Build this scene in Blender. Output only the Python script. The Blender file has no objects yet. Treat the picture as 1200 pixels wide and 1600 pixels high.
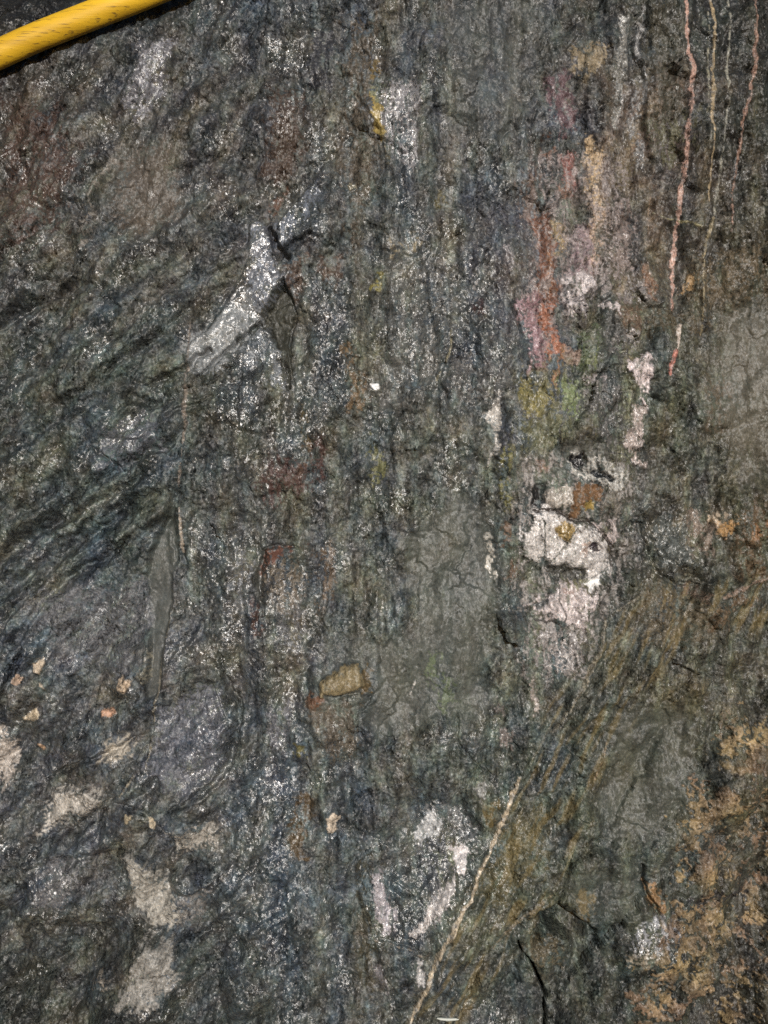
import bpy, math
import numpy as np
from mathutils import Vector

# ------------------------------------------------------------------ camera, sky, sun, exposure
S = 1.0 / 1200.0                      # metres of rock per survey unit (the frame is 1200 x 1600 units)
scene = bpy.context.scene
cam_d = bpy.data.cameras.new('camera')
cam = bpy.data.objects.new('camera', cam_d)
scene.collection.objects.link(cam)
cam_d.sensor_fit = 'HORIZONTAL'
cam_d.sensor_width = 24.0
cam_d.lens = 35.0
cam_d.clip_start = 0.02
cam_d.clip_end = 60
DIST = 0.5 / (12.0 / 35.0)
cam.location = (0, -DIST, 0)
cam.rotation_euler = (math.radians(90), 0, 0)
scene.camera = cam
scene.render.resolution_x, scene.render.resolution_y = 768, 1024

world = bpy.data.worlds.new('World')
scene.world = world
world.use_nodes = True
wn = world.node_tree.nodes
wl = world.node_tree.links
wn.clear()
sky = wn.new('ShaderNodeTexSky')
sky.sky_type = 'NISHITA'
sky.sun_disc = False
bg = wn.new('ShaderNodeBackground')
bg.inputs['Strength'].default_value = 0.08
wo = wn.new('ShaderNodeOutputWorld')
wl.new(sky.outputs[0], bg.inputs[0])
wl.new(bg.outputs[0], wo.inputs[0])

SUN_DIR = Vector((0.17, -1.0, 0.17)).normalized()      # from the rock towards the light
sun_d = bpy.data.lights.new('sun', 'SUN')
sun_d.energy = 4.5
sun_d.angle = math.radians(0.5)
sun_d.color = (1.0, 0.98, 0.96)
sun = bpy.data.objects.new('sun', sun_d)
scene.collection.objects.link(sun)
sun.rotation_euler = SUN_DIR.to_track_quat('Z', 'Y').to_euler()
sun.location = SUN_DIR * 3
sky.sun_elevation = math.asin(SUN_DIR.z)
sky.sun_rotation = math.atan2(SUN_DIR.x, SUN_DIR.y) % (2 * math.pi)

scene.view_settings.view_transform = 'Standard'
scene.view_settings.look = 'None'
scene.view_settings.exposure = 0.0
scene.view_settings.gamma = 1.0
scene.view_settings.use_curve_mapping = False
try:
    scene.cycles.use_denoising = False
    scene.cycles.max_bounces = 4
    scene.cycles.sample_clamp_indirect = 4.0
except Exception:
    pass

# ------------------------------------------------------------------ grid
STEP = 1.55
core_x = np.arange(-30, 1230.01, STEP)
core_y = np.arange(-30, 1630.01, STEP)
def grow():
    out, d, s = [], 0.0, STEP
    while d < 1500:
        s *= 1.13
        d += s
        out.append(d)
    return np.array(out)
g = grow()
xs = np.concatenate([(-30 - g)[::-1], core_x, core_x[-1] + g]).astype(np.float32)
ys = np.concatenate([(-30 - g)[::-1], core_y, core_y[-1] + g]).astype(np.float32)
NX, NY = len(xs), len(ys)
X, Y = np.meshgrid(xs, ys)
X = X.astype(np.float32)
Y = Y.astype(np.float32)
OUT = np.maximum(np.maximum(-30 - X, X - 1230), np.maximum(-30 - Y, Y - 1630)).clip(0)
DETAIL = 1.0 / (1.0 + (OUT / 40.0) ** 2)

rng = np.random.RandomState(11)
GA = rng.rand(256, 256) * 2 * np.pi
GX = np.cos(GA).astype(np.float32)
GY = np.sin(GA).astype(np.float32)

def perlin(x, y):
    x0 = np.floor(x); y0 = np.floor(y)
    fx = x - x0; fy = y - y0
    ix = x0.astype(np.int32) & 255; iy = y0.astype(np.int32) & 255
    ix1 = (ix + 1) & 255; iy1 = (iy + 1) & 255
    ux = fx * fx * fx * (fx * (fx * 6 - 15) + 10)
    uy = fy * fy * fy * (fy * (fy * 6 - 15) + 10)
    a = GX[iy, ix] * fx + GY[iy, ix] * fy
    b = GX[iy, ix1] * (fx - 1) + GY[iy, ix1] * fy
    c = GX[iy1, ix] * fx + GY[iy1, ix] * (fy - 1)
    d = GX[iy1, ix1] * (fx - 1) + GY[iy1, ix1] * (fy - 1)
    a += ux * (b - a)
    c += ux * (d - c)
    return (a + uy * (c - a)) * 1.5

def noise(wl_, seed, ang=None, stretch=1.0, x=None, y=None):
    """gradient noise, wavelength wl_ across and wl_*stretch along the direction ang (degrees from +x, up positive)"""
    x = X if x is None else x
    y = Y if y is None else y
    ox, oy = seed * 17.37 % 200, seed * 31.71 % 200
    if ang is None:
        return perlin(x / wl_ + ox, y / wl_ + oy)
    a = math.radians(ang)
    c, s = math.cos(a), -math.sin(a)
    al = (x * c + y * s) / (wl_ * stretch)
    ac = (-x * s + y * c) / wl_
    return perlin(al + ox, ac + oy)

def sm(a, b, v):
    t = ((v - a) / (b - a)).clip(0, 1)
    return t * t * (3 - 2 * t)

def lin(c):
    c = np.array(c, dtype=np.float32) / 255.0
    return np.where(c <= 0.04045, c / 12.92, ((c + 0.055) / 1.055) ** 2.4).astype(np.float32)

# warped coordinates: everything drawn on the rock follows its unevenness
WX = X + 9 * noise(70, 1) + 5 * noise(24, 2) + 2.6 * noise(9, 3) + 1.2 * noise(4.5, 4)
WY = Y + 9 * noise(70, 5) + 5 * noise(24, 6) + 2.6 * noise(9, 7) + 1.2 * noise(4.5, 8)

def window(pts, m):
    px = [p[0] for p in pts]; py = [p[1] for p in pts]
    i0 = max(np.searchsorted(xs, min(px) - m), 0); i1 = min(np.searchsorted(xs, max(px) + m) + 1, NX)
    j0 = max(np.searchsorted(ys, min(py) - m), 0); j1 = min(np.searchsorted(ys, max(py) + m) + 1, NY)
    return (slice(j0, j1), slice(i0, i1))

def coords(sl, warp):
    return X[sl] + (WX[sl] - X[sl]) * warp, Y[sl] + (WY[sl] - Y[sl]) * warp

def blob(pts, soft=5, warp=1.0):
    """filled outline -> window, mask"""
    sl = window(pts, soft + 16 * warp + 2)
    x, y = coords(sl, warp)
    d2 = np.full(x.shape, 1e9, np.float32)
    inside = np.zeros(x.shape, bool)
    n = len(pts)
    for k in range(n):
        ax, ay = pts[k][:2]; bx, by = pts[(k + 1) % n][:2]
        ex, ey = bx - ax, by - ay
        L = ex * ex + ey * ey + 1e-6
        t = (((x - ax) * ex + (y - ay) * ey) / L).clip(0, 1)
        dx, dy = x - ax - t * ex, y - ay - t * ey
        d2 = np.minimum(d2, dx * dx + dy * dy)
        cond = (ay > y) != (by > y)
        xi = ax + (y - ay) * (ex / (ey if abs(ey) > 1e-6 else 1e-6))
        inside ^= cond & (x < xi)
    sd = np.sqrt(d2) * np.where(inside, -1, 1)
    return sl, 1 - sm(-soft, soft, sd), -sd

def oval(cx, cy, rx, ry, ang=0, n=14):
    a = math.radians(ang)
    return [(cx + rx * math.cos(t) * math.cos(a) + ry * math.sin(t) * math.sin(a),
             cy - rx * math.cos(t) * math.sin(a) + ry * math.sin(t) * math.cos(a))
            for t in [2 * math.pi * i / n for i in range(n)]]

def stroke(pts, w, soft=2, warp=0.6):
    """polyline of half width w (or a third value per point) -> window, mask, signed side distance, distance"""
    wmax = max([p[2] if len(p) > 2 else w for p in pts])
    sl = window(pts, wmax + soft + 16 * warp + 2)
    x, y = coords(sl, warp)
    best = np.full(x.shape, 1e9, np.float32)
    side = np.zeros(x.shape, np.float32)
    wid = np.full(x.shape, float(w), np.float32)
    for k in range(len(pts) - 1):
        ax, ay = pts[k][:2]; bx, by = pts[k + 1][:2]
        wa = pts[k][2] if len(pts[k]) > 2 else w
        wb = pts[k + 1][2] if len(pts[k + 1]) > 2 else w
        ex, ey = bx - ax, by - ay
        L = ex * ex + ey * ey + 1e-6
        t = (((x - ax) * ex + (y - ay) * ey) / L).clip(0, 1)
        dx, dy = x - ax - t * ex, y - ay - t * ey
        d = np.sqrt(dx * dx + dy * dy)
        m = d < best
        best = np.where(m, d, best)
        side = np.where(m, (ex * (y - ay) - ey * (x - ax)) / math.sqrt(L), side)
        wid = np.where(m, wa + (wb - wa) * t, wid)
    return sl, 1 - sm(0, 1, (best - wid + soft) / (2 * soft)), side, best - wid

# ------------------------------------------------------------------ foliation directions and regional weights
def soft_region(pts, soft, warp=1.0):
    m = np.zeros_like(X)
    sl, v, _ = blob(pts, soft, warp)
    m[sl] = v
    return m

LEFT = soft_region([(-1600, 330), (-60, 330), (120, 280), (300, 240), (430, 300), (440, 420), (300, 600), (290, 720), (255, 860), (120, 1000), (40, 1120), (-1600, 1300)], 45)
LOWL = soft_region([(-1600, 1120), (40, 1100), (120, 990), (240, 900), (330, 1000), (400, 1150), (420, 1350), (400, 3200), (-1600, 3200)], 50)
TOPL = soft_region([(-1600, -1600), (420, -1600), (430, 250), (300, 300), (120, 330), (-1600, 380)], 40)
SLAB = soft_region([(815, 1215), (850, 1130), (945, 985), (1015, 920), (1110, 905), (1260, 890), (1260, 980), (1080, 1000), (1000, 1080), (965, 1170), (930, 1240), (905, 1320), (862, 1400), (780, 1500), (690, 1660), (620, 1660), (690, 1500), (750, 1370)], 12)
LOWR = soft_region([(1080, 1000), (2900, 960), (2900, 3200), (560, 3200), (690, 1660), (780, 1500), (862, 1400), (905, 1320), (930, 1240), (965, 1170), (1000, 1080)], 25)
MIDR = soft_region([(1000, 380), (2900, 380), (2900, 920), (1010, 925), (960, 900), (1010, 700)], 35)

def folds(ang, seed, st=5.0):
    a = 1.0 * (1 - 2 * np.abs(noise(52, seed, ang, st))) * 6
    b = 1.0 * (1 - 2 * np.abs(noise(22, seed + 1, ang + 5, st))) * 3.0
    c = noise(11, seed + 2, ang - 4, st * 0.6) * 1.4
    d = noise(5.5, seed + 3, ang, 1.8) * 0.5
    return a + b + c + d

VERT = folds(90, 20, 4.5)
DIAG = folds(43, 30, 4.5)
STEEP = folds(62, 40, 5.0)
w_steep = (0.95 * TOPL + SLAB).clip(0, 1)
w_diag = (LEFT + 0.8 * LOWL).clip(0, 1)
FOL = VERT * (1 - w_diag) + DIAG * w_diag
FOL = FOL * (1 - w_steep) + STEEP * w_steep

def facets(size, seed, ang, st, tilt, wob):
    """broken planes: nearest jittered cell, each with its own tilt and level"""
    r = np.random.RandomState(seed)
    jx = r.rand(64, 64).astype(np.float32); jy = r.rand(64, 64).astype(np.float32)
    tx = r.randn(64, 64).astype(np.float32); ty = r.randn(64, 64).astype(np.float32); lv = r.randn(64, 64).astype(np.float32)
    a = math.radians(ang); c, s = math.cos(a), -math.sin(a)
    x = X + (WX - X) * wob; y = Y + (WY - Y) * wob
    u = (x * c + y * s) / (size * st) + 20
    v = (-x * s + y * c) / size + 20
    iu = np.floor(u).astype(np.int32); iv = np.floor(v).astype(np.int32)
    h = np.full(u.shape, -1e9, np.float32)
    for di in (-1, 0, 1):
        for dj in (-1, 0, 1):
            ci = (iu + di) & 63; cj = (iv + dj) & 63
            du = u - (iu + di) - jx[cj, ci]; dv = v - (iv + dj) - jy[cj, ci]
            p = (tx[cj, ci] * du + ty[cj, ci] * dv) * tilt + lv[cj, ci] * 0.08 - (du * du + dv * dv) * 0.42
            h = np.maximum(h, p)
    return (h * size).astype(np.float32)

F1 = facets(95, 5, 55, 1.7, 0.30, 1.2)
F2 = facets(38, 6, 62, 2.2, 0.34, 1.0)
F3 = facets(30, 7, 90, 3.2, 0.30, 1.0)
F4 = facets(13, 8, 75, 1.7, 0.40, 1.0)
F5 = facets(21, 9, 40, 1.3, 0.50, 1.3)

# ------------------------------------------------------------------ relief
H = -0.00007 * (X - 600) ** 2 - 0.00003 * (Y - 800) ** 2 + 8
H = np.maximum(H, -260).astype(np.float32)
H += 26 * noise(330, 60) + 13 * noise(150, 61)
blocky = (0.55 * LEFT + 1.0 * LOWL + 0.5 * TOPL + 0.7 * LOWR + 0.5 * MIDR).clip(0, 1)

CALM = np.zeros_like(X)        # smeared with mud: smooth
GLOSS = np.zeros_like(X)       # wet or micaceous: shiny
def calm(pts, amt=0.9, soft=14, warp=1.2):
    sl, m, _ = blob(pts, soft, warp)
    CALM[sl] = np.maximum(CALM[sl], m * amt)
def gloss(pts, amt=0.9, soft=7, warp=1.4):
    sl, m, _ = blob(pts, soft, warp)
    GLOSS[sl] = np.maximum(GLOSS[sl], m * amt)

calm([(640, 850), (700, 780), (770, 790), (780, 880), (770, 1010), (745, 1120), (690, 1120), (600, 1150), (570, 1120), (590, 1010), (640, 960)], 0.8, 18)
BAND = [(272, 780), (279, 870), (268, 950), (263, 1010), (255, 1080), (233, 1095), (238, 985), (232, 905), (248, 835)]
calm(BAND, 0.92, 4, 0.5)
calm([(1120, 480), (1230, 450), (1230, 760), (1170, 760), (1110, 640)], 0.75, 25)
calm([(960, 1110), (1070, 1090), (1090, 1200), (1060, 1290), (950, 1320), (930, 1260)], 0.75, 25)
calm([(690, 0), (860, -30), (860, 110), (800, 230), (700, 200)], 0.5, 30)
calm([(190, 230), (290, 215), (290, 330), (230, 380), (170, 330)], 0.6, 20)
calm([(880, 1345), (990, 1340), (1005, 1420), (930, 1450), (875, 1400)], 0.5, 14)
calm([(500, 1000), (560, 970), (600, 1010), (580, 1120), (500, 1110)], 0.5, 15)
calm([(850, 700), (960, 690), (900, 730), (840, 760)], 0.6, 12)
calm([(420, 470), (455, 450), (455, 590), (440, 560)], 0.7, 5)
calm([(405, 840), (420, 870), (413, 960), (402, 930)], 0.7, 5)

calm([(392, 350), (412, 358), (428, 395), (442, 430), (430, 470), (402, 505), (345, 565), (300, 580), (296, 550), (365, 450), (385, 410)], 0.4, 6, 0.6)
calm([(440, 352), (488, 288), (497, 300), (468, 360), (440, 388)], 0.35, 5, 0.6)
gloss([(392, 350), (412, 358), (428, 395), (442, 430), (430, 470), (402, 505), (370, 500), (330, 520), (365, 450), (385, 410)], 1.0, 4, 0.6)
gloss([(330, 500), (395, 470), (405, 500), (350, 560), (300, 575), (300, 545)], 0.6, 6, 0.6)
gloss([(440, 352), (470, 310), (488, 288), (497, 300), (492, 335), (468, 360), (440, 388)], 1.0, 4, 0.7)
gloss([(382, 520), (412, 512), (445, 565), (452, 590), (440, 608), (410, 575), (375, 590), (350, 580)], 0.9, 6)
gloss([(330, 600), (400, 600), (420, 650), (390, 680), (340, 670)], 0.8)
gloss([(175, 660), (235, 640), (225, 700), (185, 710)], 0.85)
gloss([(130, 520), (180, 510), (170, 560), (135, 560)], 0.7)
gloss([(415, 60), (470, 60), (480, 105), (455, 120), (425, 100)], 0.85)
gloss([(480, 180), (530, 200), (525, 290), (495, 290)], 0.6)
gloss([(335, 290), (375, 290), (370, 350), (335, 355)], 0.6)
gloss([(205, 70), (265, 60), (266, 140), (210, 190), (190, 150)], 0.55)
gloss([(595, 120), (662, 125), (658, 205), (645, 265), (605, 235), (592, 150)], 0.65)
gloss([(300, 850), (400, 820), (410, 960), (395, 1060), (330, 1050), (330, 930)], 0.6, 20)
gloss([(405, 880), (490, 880), (490, 1010), (470, 1180), (420, 1190), (410, 1010)], 0.48, 20)
gloss([(300, 1110), (360, 1080), (380, 1200), (330, 1240), (300, 1220)], 0.55, 15)
gloss([(380, 1180), (460, 1170), (460, 1260), (390, 1260)], 0.6, 15)
gloss([(470, 440), (540, 440), (560, 600), (500, 700), (420, 720), (420, 640), (470, 560)], 0.5, 20)
gloss([(600, 400), (780, 380), (790, 640), (600, 620)], 0.42, 25)
gloss([(30, 1360), (110, 1360), (100, 1470), (30, 1450)], 0.5, 15)
gloss([(330, 1250), (470, 1250), (470, 1600), (350, 1600)], 0.42, 20)
gloss([(640, 1250), (740, 1260), (745, 1380), (690, 1470), (580, 1480), (590, 1380), (640, 1340)], 0.6, 10)
gloss([(1010, 800), (1100, 800), (1110, 910), (990, 910)], 0.35, 15)
gloss(oval(1020, 1460, 45, 35), 0.7, 15)

GLOSS = np.maximum(GLOSS, (0.48 * sm(0.05, 0.65, noise(60, 64) + 0.7 * noise(19, 65, 70, 2.0)) * (1 - sm(760, 900, X)) * (1 - CALM)))
CALM0 = CALM
CALM = CALM * (0.6 + 0.4 * sm(-0.35, 0.25, noise(26, 66, 75, 2.5) + 0.6 * noise(10, 67) + 1.1 * (CALM - 0.5)))
keep = 1 - 0.85 * CALM
H += F1 * (0.35 + 0.8 * blocky) * (1 - 0.6 * CALM0)
H += F2 * (0.55 + 0.6 * blocky) * (1 - 0.85 * CALM0)
H += F3 * (0.7 * (1 - blocky)) * (1 - 0.85 * CALM0)
fold_amp = (0.75 + 0.35 * noise(140, 62)) * (1 - 0.35 * LOWR) * DETAIL
H += (1.3 + 0.5 * LEFT) * FOL * fold_amp * (1 - 0.82 * CALM0)
H += F5 * (0.35 + 0.5 * sm(-0.3, 0.5, noise(120, 68))) * (1 - 0.93 * CALM0) * DETAIL
H += F4 * 0.6 * (1 - 0.93 * CALM0) * DETAIL * (1 - 0.3 * LOWR)
MICRO = (noise(6.2, 70) * 0.8 + noise(3.9, 71) * 0.5) * DETAIL
rough_var = (0.75 + 0.7 * noise(45, 72) + 0.5 * GLOSS).clip(0.25, 1.7)
H += MICRO * rough_var * keep

def raise_(pts, amt, soft=6, warp=0.8, dome=0):
    sl, m, d = blob(pts, soft, warp)
    H[sl] += m * amt + (np.minimum(d.clip(0), dome) * 0.35 if dome else 0)
def tilt_(pts, gx, gy, soft=8, warp=0.8, base=0.0):
    """tilt an outlined facet: gx, gy are slopes towards +x and +y (down the face)"""
    sl, m, d = blob(pts, soft, warp)
    cx = np.mean([p[0] for p in pts]); cy = np.mean([p[1] for p in pts])
    H[sl] += m * (gx * (X[sl] - cx) + gy * (Y[sl] - cy) + base)
def step_(pts, amt, reach=30, soft=2.5, warp=0.6):
    """scarp along a line: the ground right of the walking direction drops by amt and recovers over reach"""
    sl, m, side, d = stroke(pts, reach, reach * 0.45, warp)
    H[sl] -= m * amt * sm(-soft, soft, side)
def crack_(pts, depth, w=1.5, warp=0.5, soft=1.4):
    sl, m, side, d = stroke(pts, w, soft, warp)
    H[sl] -= m * depth
def ridge_(pts, amt, w=8, warp=0.7):
    sl, m, side, d = stroke(pts, w, w * 0.9, warp)
    H[sl] += m * amt

# hollow above the hose, where the rock turns away into the dark
hollow = sm(0, 300, (95 - 0.40 * X) - Y)
H -= 210 * hollow
# the dark notch and the glossy flake
tilt_([(392, 345), (412, 352), (430, 395), (445, 430), (430, 470), (400, 505), (300, 585), (290, 560), (365, 450), (385, 410)], -0.12, -0.07, 4, 0.5, 6)
tilt_([(440, 345), (490, 285), (500, 330), (470, 360), (438, 395)], -0.1, -0.07, 4, 0.6, 8)
crack_([(425, 360, 3), (432, 385, 6), (440, 398, 8), (450, 402, 5)], 26, 4, 0.5, 3)
crack_([(440, 398, 5), (462, 380, 6), (485, 368, 2)], 22, 4, 0.5, 3)
raise_([(443, 437), (452, 462), (463, 490), (456, 530), (452, 560), (458, 590), (452, 612), (446, 600), (438, 550), (425, 515), (405, 515), (425, 475)], -9, 3, 0.4)
tilt_([(443, 437), (463, 490), (452, 540), (458, 590), (440, 560), (425, 520), (400, 510)], 0.35, 0.25, 4, 0.5)
crack_([(403, 508, 3), (370, 540, 5), (340, 565, 4), (312, 590, 2)], 24, 3, 0.5, 3)
crack_([(330, 545, 2), (300, 578, 3), (262, 592, 4), (235, 605, 2)], 24, 3, 0.7, 3)
crack_([(443, 437, 1), (463, 490, 2), (452, 540, 2), (458, 590, 1.5), (462, 600, 1)], 8, 2, 0.4)
# left arris with the brown facet
step_([(190, 205), (165, 260), (148, 315), (122, 395)], 12, 70, 8)
ridge_([(192, 200), (165, 258), (148, 312), (125, 390)], 6, 9)
step_([(268, 160), (267, 75)], 8, 22, 2)
raise_([(205, 72), (262, 62), (266, 140), (215, 190), (190, 160)], 9, 10)
for pts, amt, w in [
    ([(60, 830), (130, 770), (200, 730), (270, 690)], -9, 7),
    ([(0, 870), (70, 820), (140, 800), (230, 740)], -9, 8),
    ([(0, 930), (60, 880), (120, 850), (200, 800), (250, 770)], -9, 8),
    ([(30, 1000), (70, 940), (110, 905), (180, 850)], -9, 7),
    ([(0, 990), (35, 945), (80, 880)], -8, 7),
    ([(0, 900), (80, 850), (170, 800)], 7, 7),
    ([(90, 830), (160, 790), (240, 760)], 7, 6),
    ([(120, 890), (190, 840), (265, 790)], 8, 7),
    ([(0, 850), (60, 800), (100, 760)], 6, 8),
    ([(90, 640), (150, 610), (200, 560), (260, 530)], -7, 6),
    ([(0, 720), (60, 680), (130, 630)], -6, 6),
    ([(0, 510), (60, 480), (110, 440)], -6, 6),
    ([(220, 560), (260, 520), (300, 470), (340, 420)], -6, 5),
    ([(240, 540), (290, 480), (330, 430), (370, 400)], 5, 4),
    ([(205, 540), (235, 500), (260, 460)], 5, 4),
    ([(95, 450), (160, 452), (110, 445)], -8, 8),
    ([(210, 620), (260, 640), (250, 660)], -8, 7),
    ([(180, 800), (230, 830), (262, 808)], -6, 6)]:
    ridge_(pts, amt * 1.7, w)
# central notches and seams
crack_([(400, 985, 1), (412, 930, 3), (408, 880, 3), (415, 855, 3), (430, 850, 4), (465, 855, 2)], 9, 3)
raise_([(418, 870), (468, 855), (490, 900), (470, 970), (420, 960)], 7, 8)
raise_([(504, 1062), (538, 1036), (557, 1033), (567, 1066), (540, 1080), (506, 1082)], 11, 4, 0.5, 10)
crack_([(500, 1072, 2), (520, 1086, 3), (560, 1078, 2)], 6, 2)
raise_([(497, 1085), (560, 1090), (562, 1180), (520, 1190), (490, 1130)], 5, 7)
step_([(700, 1230), (745, 1190), (760, 1180)], 5, 16)
crack_([(715, 1120, 1), (718, 1160, 2), (735, 1185, 1.5), (770, 1215, 1)], 7, 1.5)
crack_([(615, 1385, 3), (632, 1395, 5), (640, 1400, 2)], 16, 4, 0.5, 3)
crack_([(640, 1385), (700, 1470), (672, 1486)], 2, 2)
crack_([(520, 1450, 0.8), (580, 1462, 1.2), (640, 1477, 1.6), (672, 1485, 1)], 6, 1)
crack_([(697, 500, 1), (703, 545, 1.5), (690, 580, 1)], 4, 1)
crack_([(555, 150, 3), (590, 205, 4), (598, 250, 4), (596, 285, 5)], 6, 3)
step_([(300, 60), (300, 200), (303, 320)], 3, 20)
step_([(418, 0), (417, 110), (415, 240)], -8, 30)
ridge_([(262, 830), (275, 900), (262, 1010), (250, 1100), (236, 1210)], 3, 3)
for pts in ([(0, 905, 3), (60, 862, 6), (130, 830, 5), (200, 775, 2)], [(20, 1000, 2), (50, 950, 5), (100, 905, 6), (160, 870, 3), (210, 840, 1)],
            [(150, 700, 1), (200, 740, 4), (262, 700, 5), (300, 668, 2)], [(255, 665, 2), (290, 640, 4), (330, 628, 2)], [(160, 1250, 2), (225, 1262, 4), (262, 1300, 6), (300, 1352, 5), (312, 1380, 2)],
            [(60, 1312, 2), (110, 1300, 5), (165, 1272, 5), (170, 1245, 2)], [(190, 1440, 2), (205, 1462, 5), (260, 1470, 3)]):
    crack_(pts, 13, 4, 1.0, 4)
# lower left boulders
tilt_([(55, 1290), (80, 1250), (140, 1230), (165, 1245), (165, 1262), (110, 1290), (62, 1305)], 0.10, -0.30, 6, 0.8, 8)
tilt_([(62, 1305), (165, 1262), (250, 1210), (260, 1240), (160, 1330), (60, 1340)], 0.1, 0.45, 8, 0.8, -5)
tilt_([(195, 1330), (215, 1335), (265, 1395), (300, 1410), (320, 1440), (260, 1460), (215, 1430), (195, 1380)], 0.1, -0.24, 7, 0.8, 10)
tilt_([(215, 1330), (240, 1300), (270, 1320), (330, 1370), (300, 1395), (268, 1392)], 0.2, 0.55, 6, 0.8, -9)
tilt_([(255, 1300), (290, 1280), (335, 1300), (340, 1325), (290, 1345), (262, 1330)], 0.0, -0.22, 8, 0.8, 9)
tilt_([(210, 1480), (280, 1460), (285, 1520), (235, 1570), (190, 1575), (200, 1520)], 0.05, -0.25, 9, 0.9, 9)
tilt_([(0, 1455), (200, 1470), (190, 1570), (100, 1630), (-40, 1630), (-40, 1450)], 0.05, 0.30, 20, 1.2, -18)
raise_(oval(155, 1542, 22, 12, 15), 12, 6)
tilt_([(30, 1350), (120, 1330), (130, 1400), (60, 1450), (20, 1440)], -0.1, -0.2, 12, 1, 6)
tilt_([(300, 1040), (345, 1050), (360, 1120), (345, 1200), (300, 1240), (250, 1190), (255, 1120)], 0.05, -0.1, 10, 1, 8)
crack_([(350, 1020, 2), (355, 1060, 4), (375, 1100, 5), (365, 1160, 4), (350, 1205, 5), (300, 1245, 4), (270, 1262, 3)], 20, 4, 1.0, 4)
crack_([(330, 1060, 2), (352, 1120, 3)], 8, 2)
crack_([(65, 1225, 2), (120, 1195, 4), (170, 1180, 4), (210, 1150, 3)], 18, 3, 1, 4)
crack_([(270, 1480, 1), (300, 1468, 3), (325, 1460, 2)], 20, 2, 0.5, 2)
crack_([(100, 1340, 4), (112, 1350, 6), (102, 1364, 2)], 22, 4, 0.5, 4)
crack_([(0, 1125, 3), (8, 1090, 5), (20, 1040, 4), (40, 1010, 2)], 26, 4, 0.8, 4)
raise_([(-30, 1140), (18, 1150), (28, 1200), (18, 1280), (-30, 1290)], 8, 7)
# quartz swelling
QUARTZ_UP = [(828, 803), (850, 796), (872, 803), (890, 812), (925, 815), (945, 828), (955, 850), (952, 880), (940, 905), (925, 905), (905, 885), (870, 890), (848, 872), (835, 880), (820, 870), (808, 850), (822, 830)]
QUARTZ_LOW = [(862, 905), (880, 912), (905, 908), (935, 925), (942, 945), (925, 970), (912, 985), (893, 980), (878, 982), (850, 965), (823, 955), (820, 938), (835, 928), (850, 932)]
raise_(QUARTZ_UP, 6, 4, 0.7, 22)
raise_(QUARTZ_LOW, 6, 4, 0.8, 20)
raise_([(848, 770), (870, 762), (888, 768), (890, 790), (868, 795), (846, 790)], 6, 4, 0.8, 12)
crack_([(830, 800, 2), (870, 798, 2.5), (890, 810, 2.5), (925, 814, 3), (945, 832, 2.5), (960, 855, 2)], 8, 2, 0.4)
crack_([(841, 810, 0.8), (848, 835, 0.9), (849, 870, 1), (853, 874, 1)], 3.5, 1, 0.3, 0.9)
crack_([(897, 815, 0.8), (898, 828, 0.8), (880, 850, 0.9), (872, 868, 1), (862, 874, 0.8)], 3.5, 1, 0.3, 0.9)
crack_(oval(930, 858, 9, 5)[:13], 8, 3)
raise_(oval(928, 860, 15, 9, -15), -9, 4, 0.6)
raise_([(886, 720), (897, 722), (907, 710), (914, 722), (911, 734), (902, 744), (894, 738)], -20, 4, 1.3)
raise_([(914, 738), (922, 730), (932, 736), (954, 742), (950, 750), (936, 746), (924, 749)], -17, 4, 1.3)
raise_([(835, 760), (848, 758), (850, 780), (838, 795), (828, 792)], -12, 4, 0.6)
raise_([(848, 885), (880, 882), (920, 888), (915, 905), (880, 905), (850, 905)], -9, 5, 0.8)
raise_([(828, 938), (850, 935), (852, 950), (830, 948)], -5, 3, 0.8)
step_([(955, 820), (972, 870), (965, 905), (940, 950), (905, 1000)], 8, 25, 4)
for p in ([(965, 560), (1010, 545), (1016, 590), (1008, 640), (985, 600)],
          [(880, 475), (905, 465), (920, 490), (905, 500)],
          [(960, 520), (1000, 512), (990, 535), (965, 540)]):
    raise_(p, 5, 4, 1)
# right side
step_([(1010, 0), (1006, 120), (1012, 190), (1016, 240)], 9, 26, 3)
step_([(1025, 335), (1085, 350), (1140, 368), (1200, 372)], 4, 30, 6)
raise_([(910, 115), (960, 90), (965, 120), (930, 150), (915, 150)], -5, 6)
tilt_([(560, 1230), (640, 1200), (740, 1195), (770, 1230), (740, 1260), (600, 1260)], 0.0, -0.2, 10, 1, 4)
raise_([(1045, 800), (1080, 815), (1105, 880), (1060, 900), (1025, 890), (1025, 830)], 6, 9, 1, 14)
raise_([(1065, 750), (1083, 735), (1087, 760), (1080, 775), (1062, 770)], 5, 3)
crack_([(1000, 815, 2), (1030, 900, 3), (1060, 915, 3), (1120, 915, 2)], 6, 3)
step_([(1200, 895), (1140, 912), (1090, 935), (1040, 970)], 8, 30)
crack_([(1120, 815, 2), (1100, 850, 4), (1105, 880, 4)], 7, 3)
for pts, amt, w in [
    ([(1000, 925), (985, 1010), (955, 1080)], 4, 4), ([(945, 970), (935, 1020), (912, 1080)], 5, 4),
    ([(905, 1100), (870, 1140)], 4, 4), ([(1085, 1080), (1070, 1170)], 4, 6),
    ([(845, 1160), (820, 1210)], 4, 4), ([(910, 1190), (870, 1260)], 3, 5),
    ([(880, 1230), (840, 1300)], -4, 5), ([(1140, 955), (1100, 975), (1060, 1010)], 5, 6)]:
    ridge_(pts, amt, w)
BOULDER = [(871, 1402), (884, 1368), (890, 1338), (926, 1320), (960, 1334), (996, 1348), (1003, 1392), (1012, 1420), (966, 1440), (936, 1454), (903, 1434), (893, 1418)]
raise_(BOULDER, 16, 6, 0.6, 14)
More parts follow.
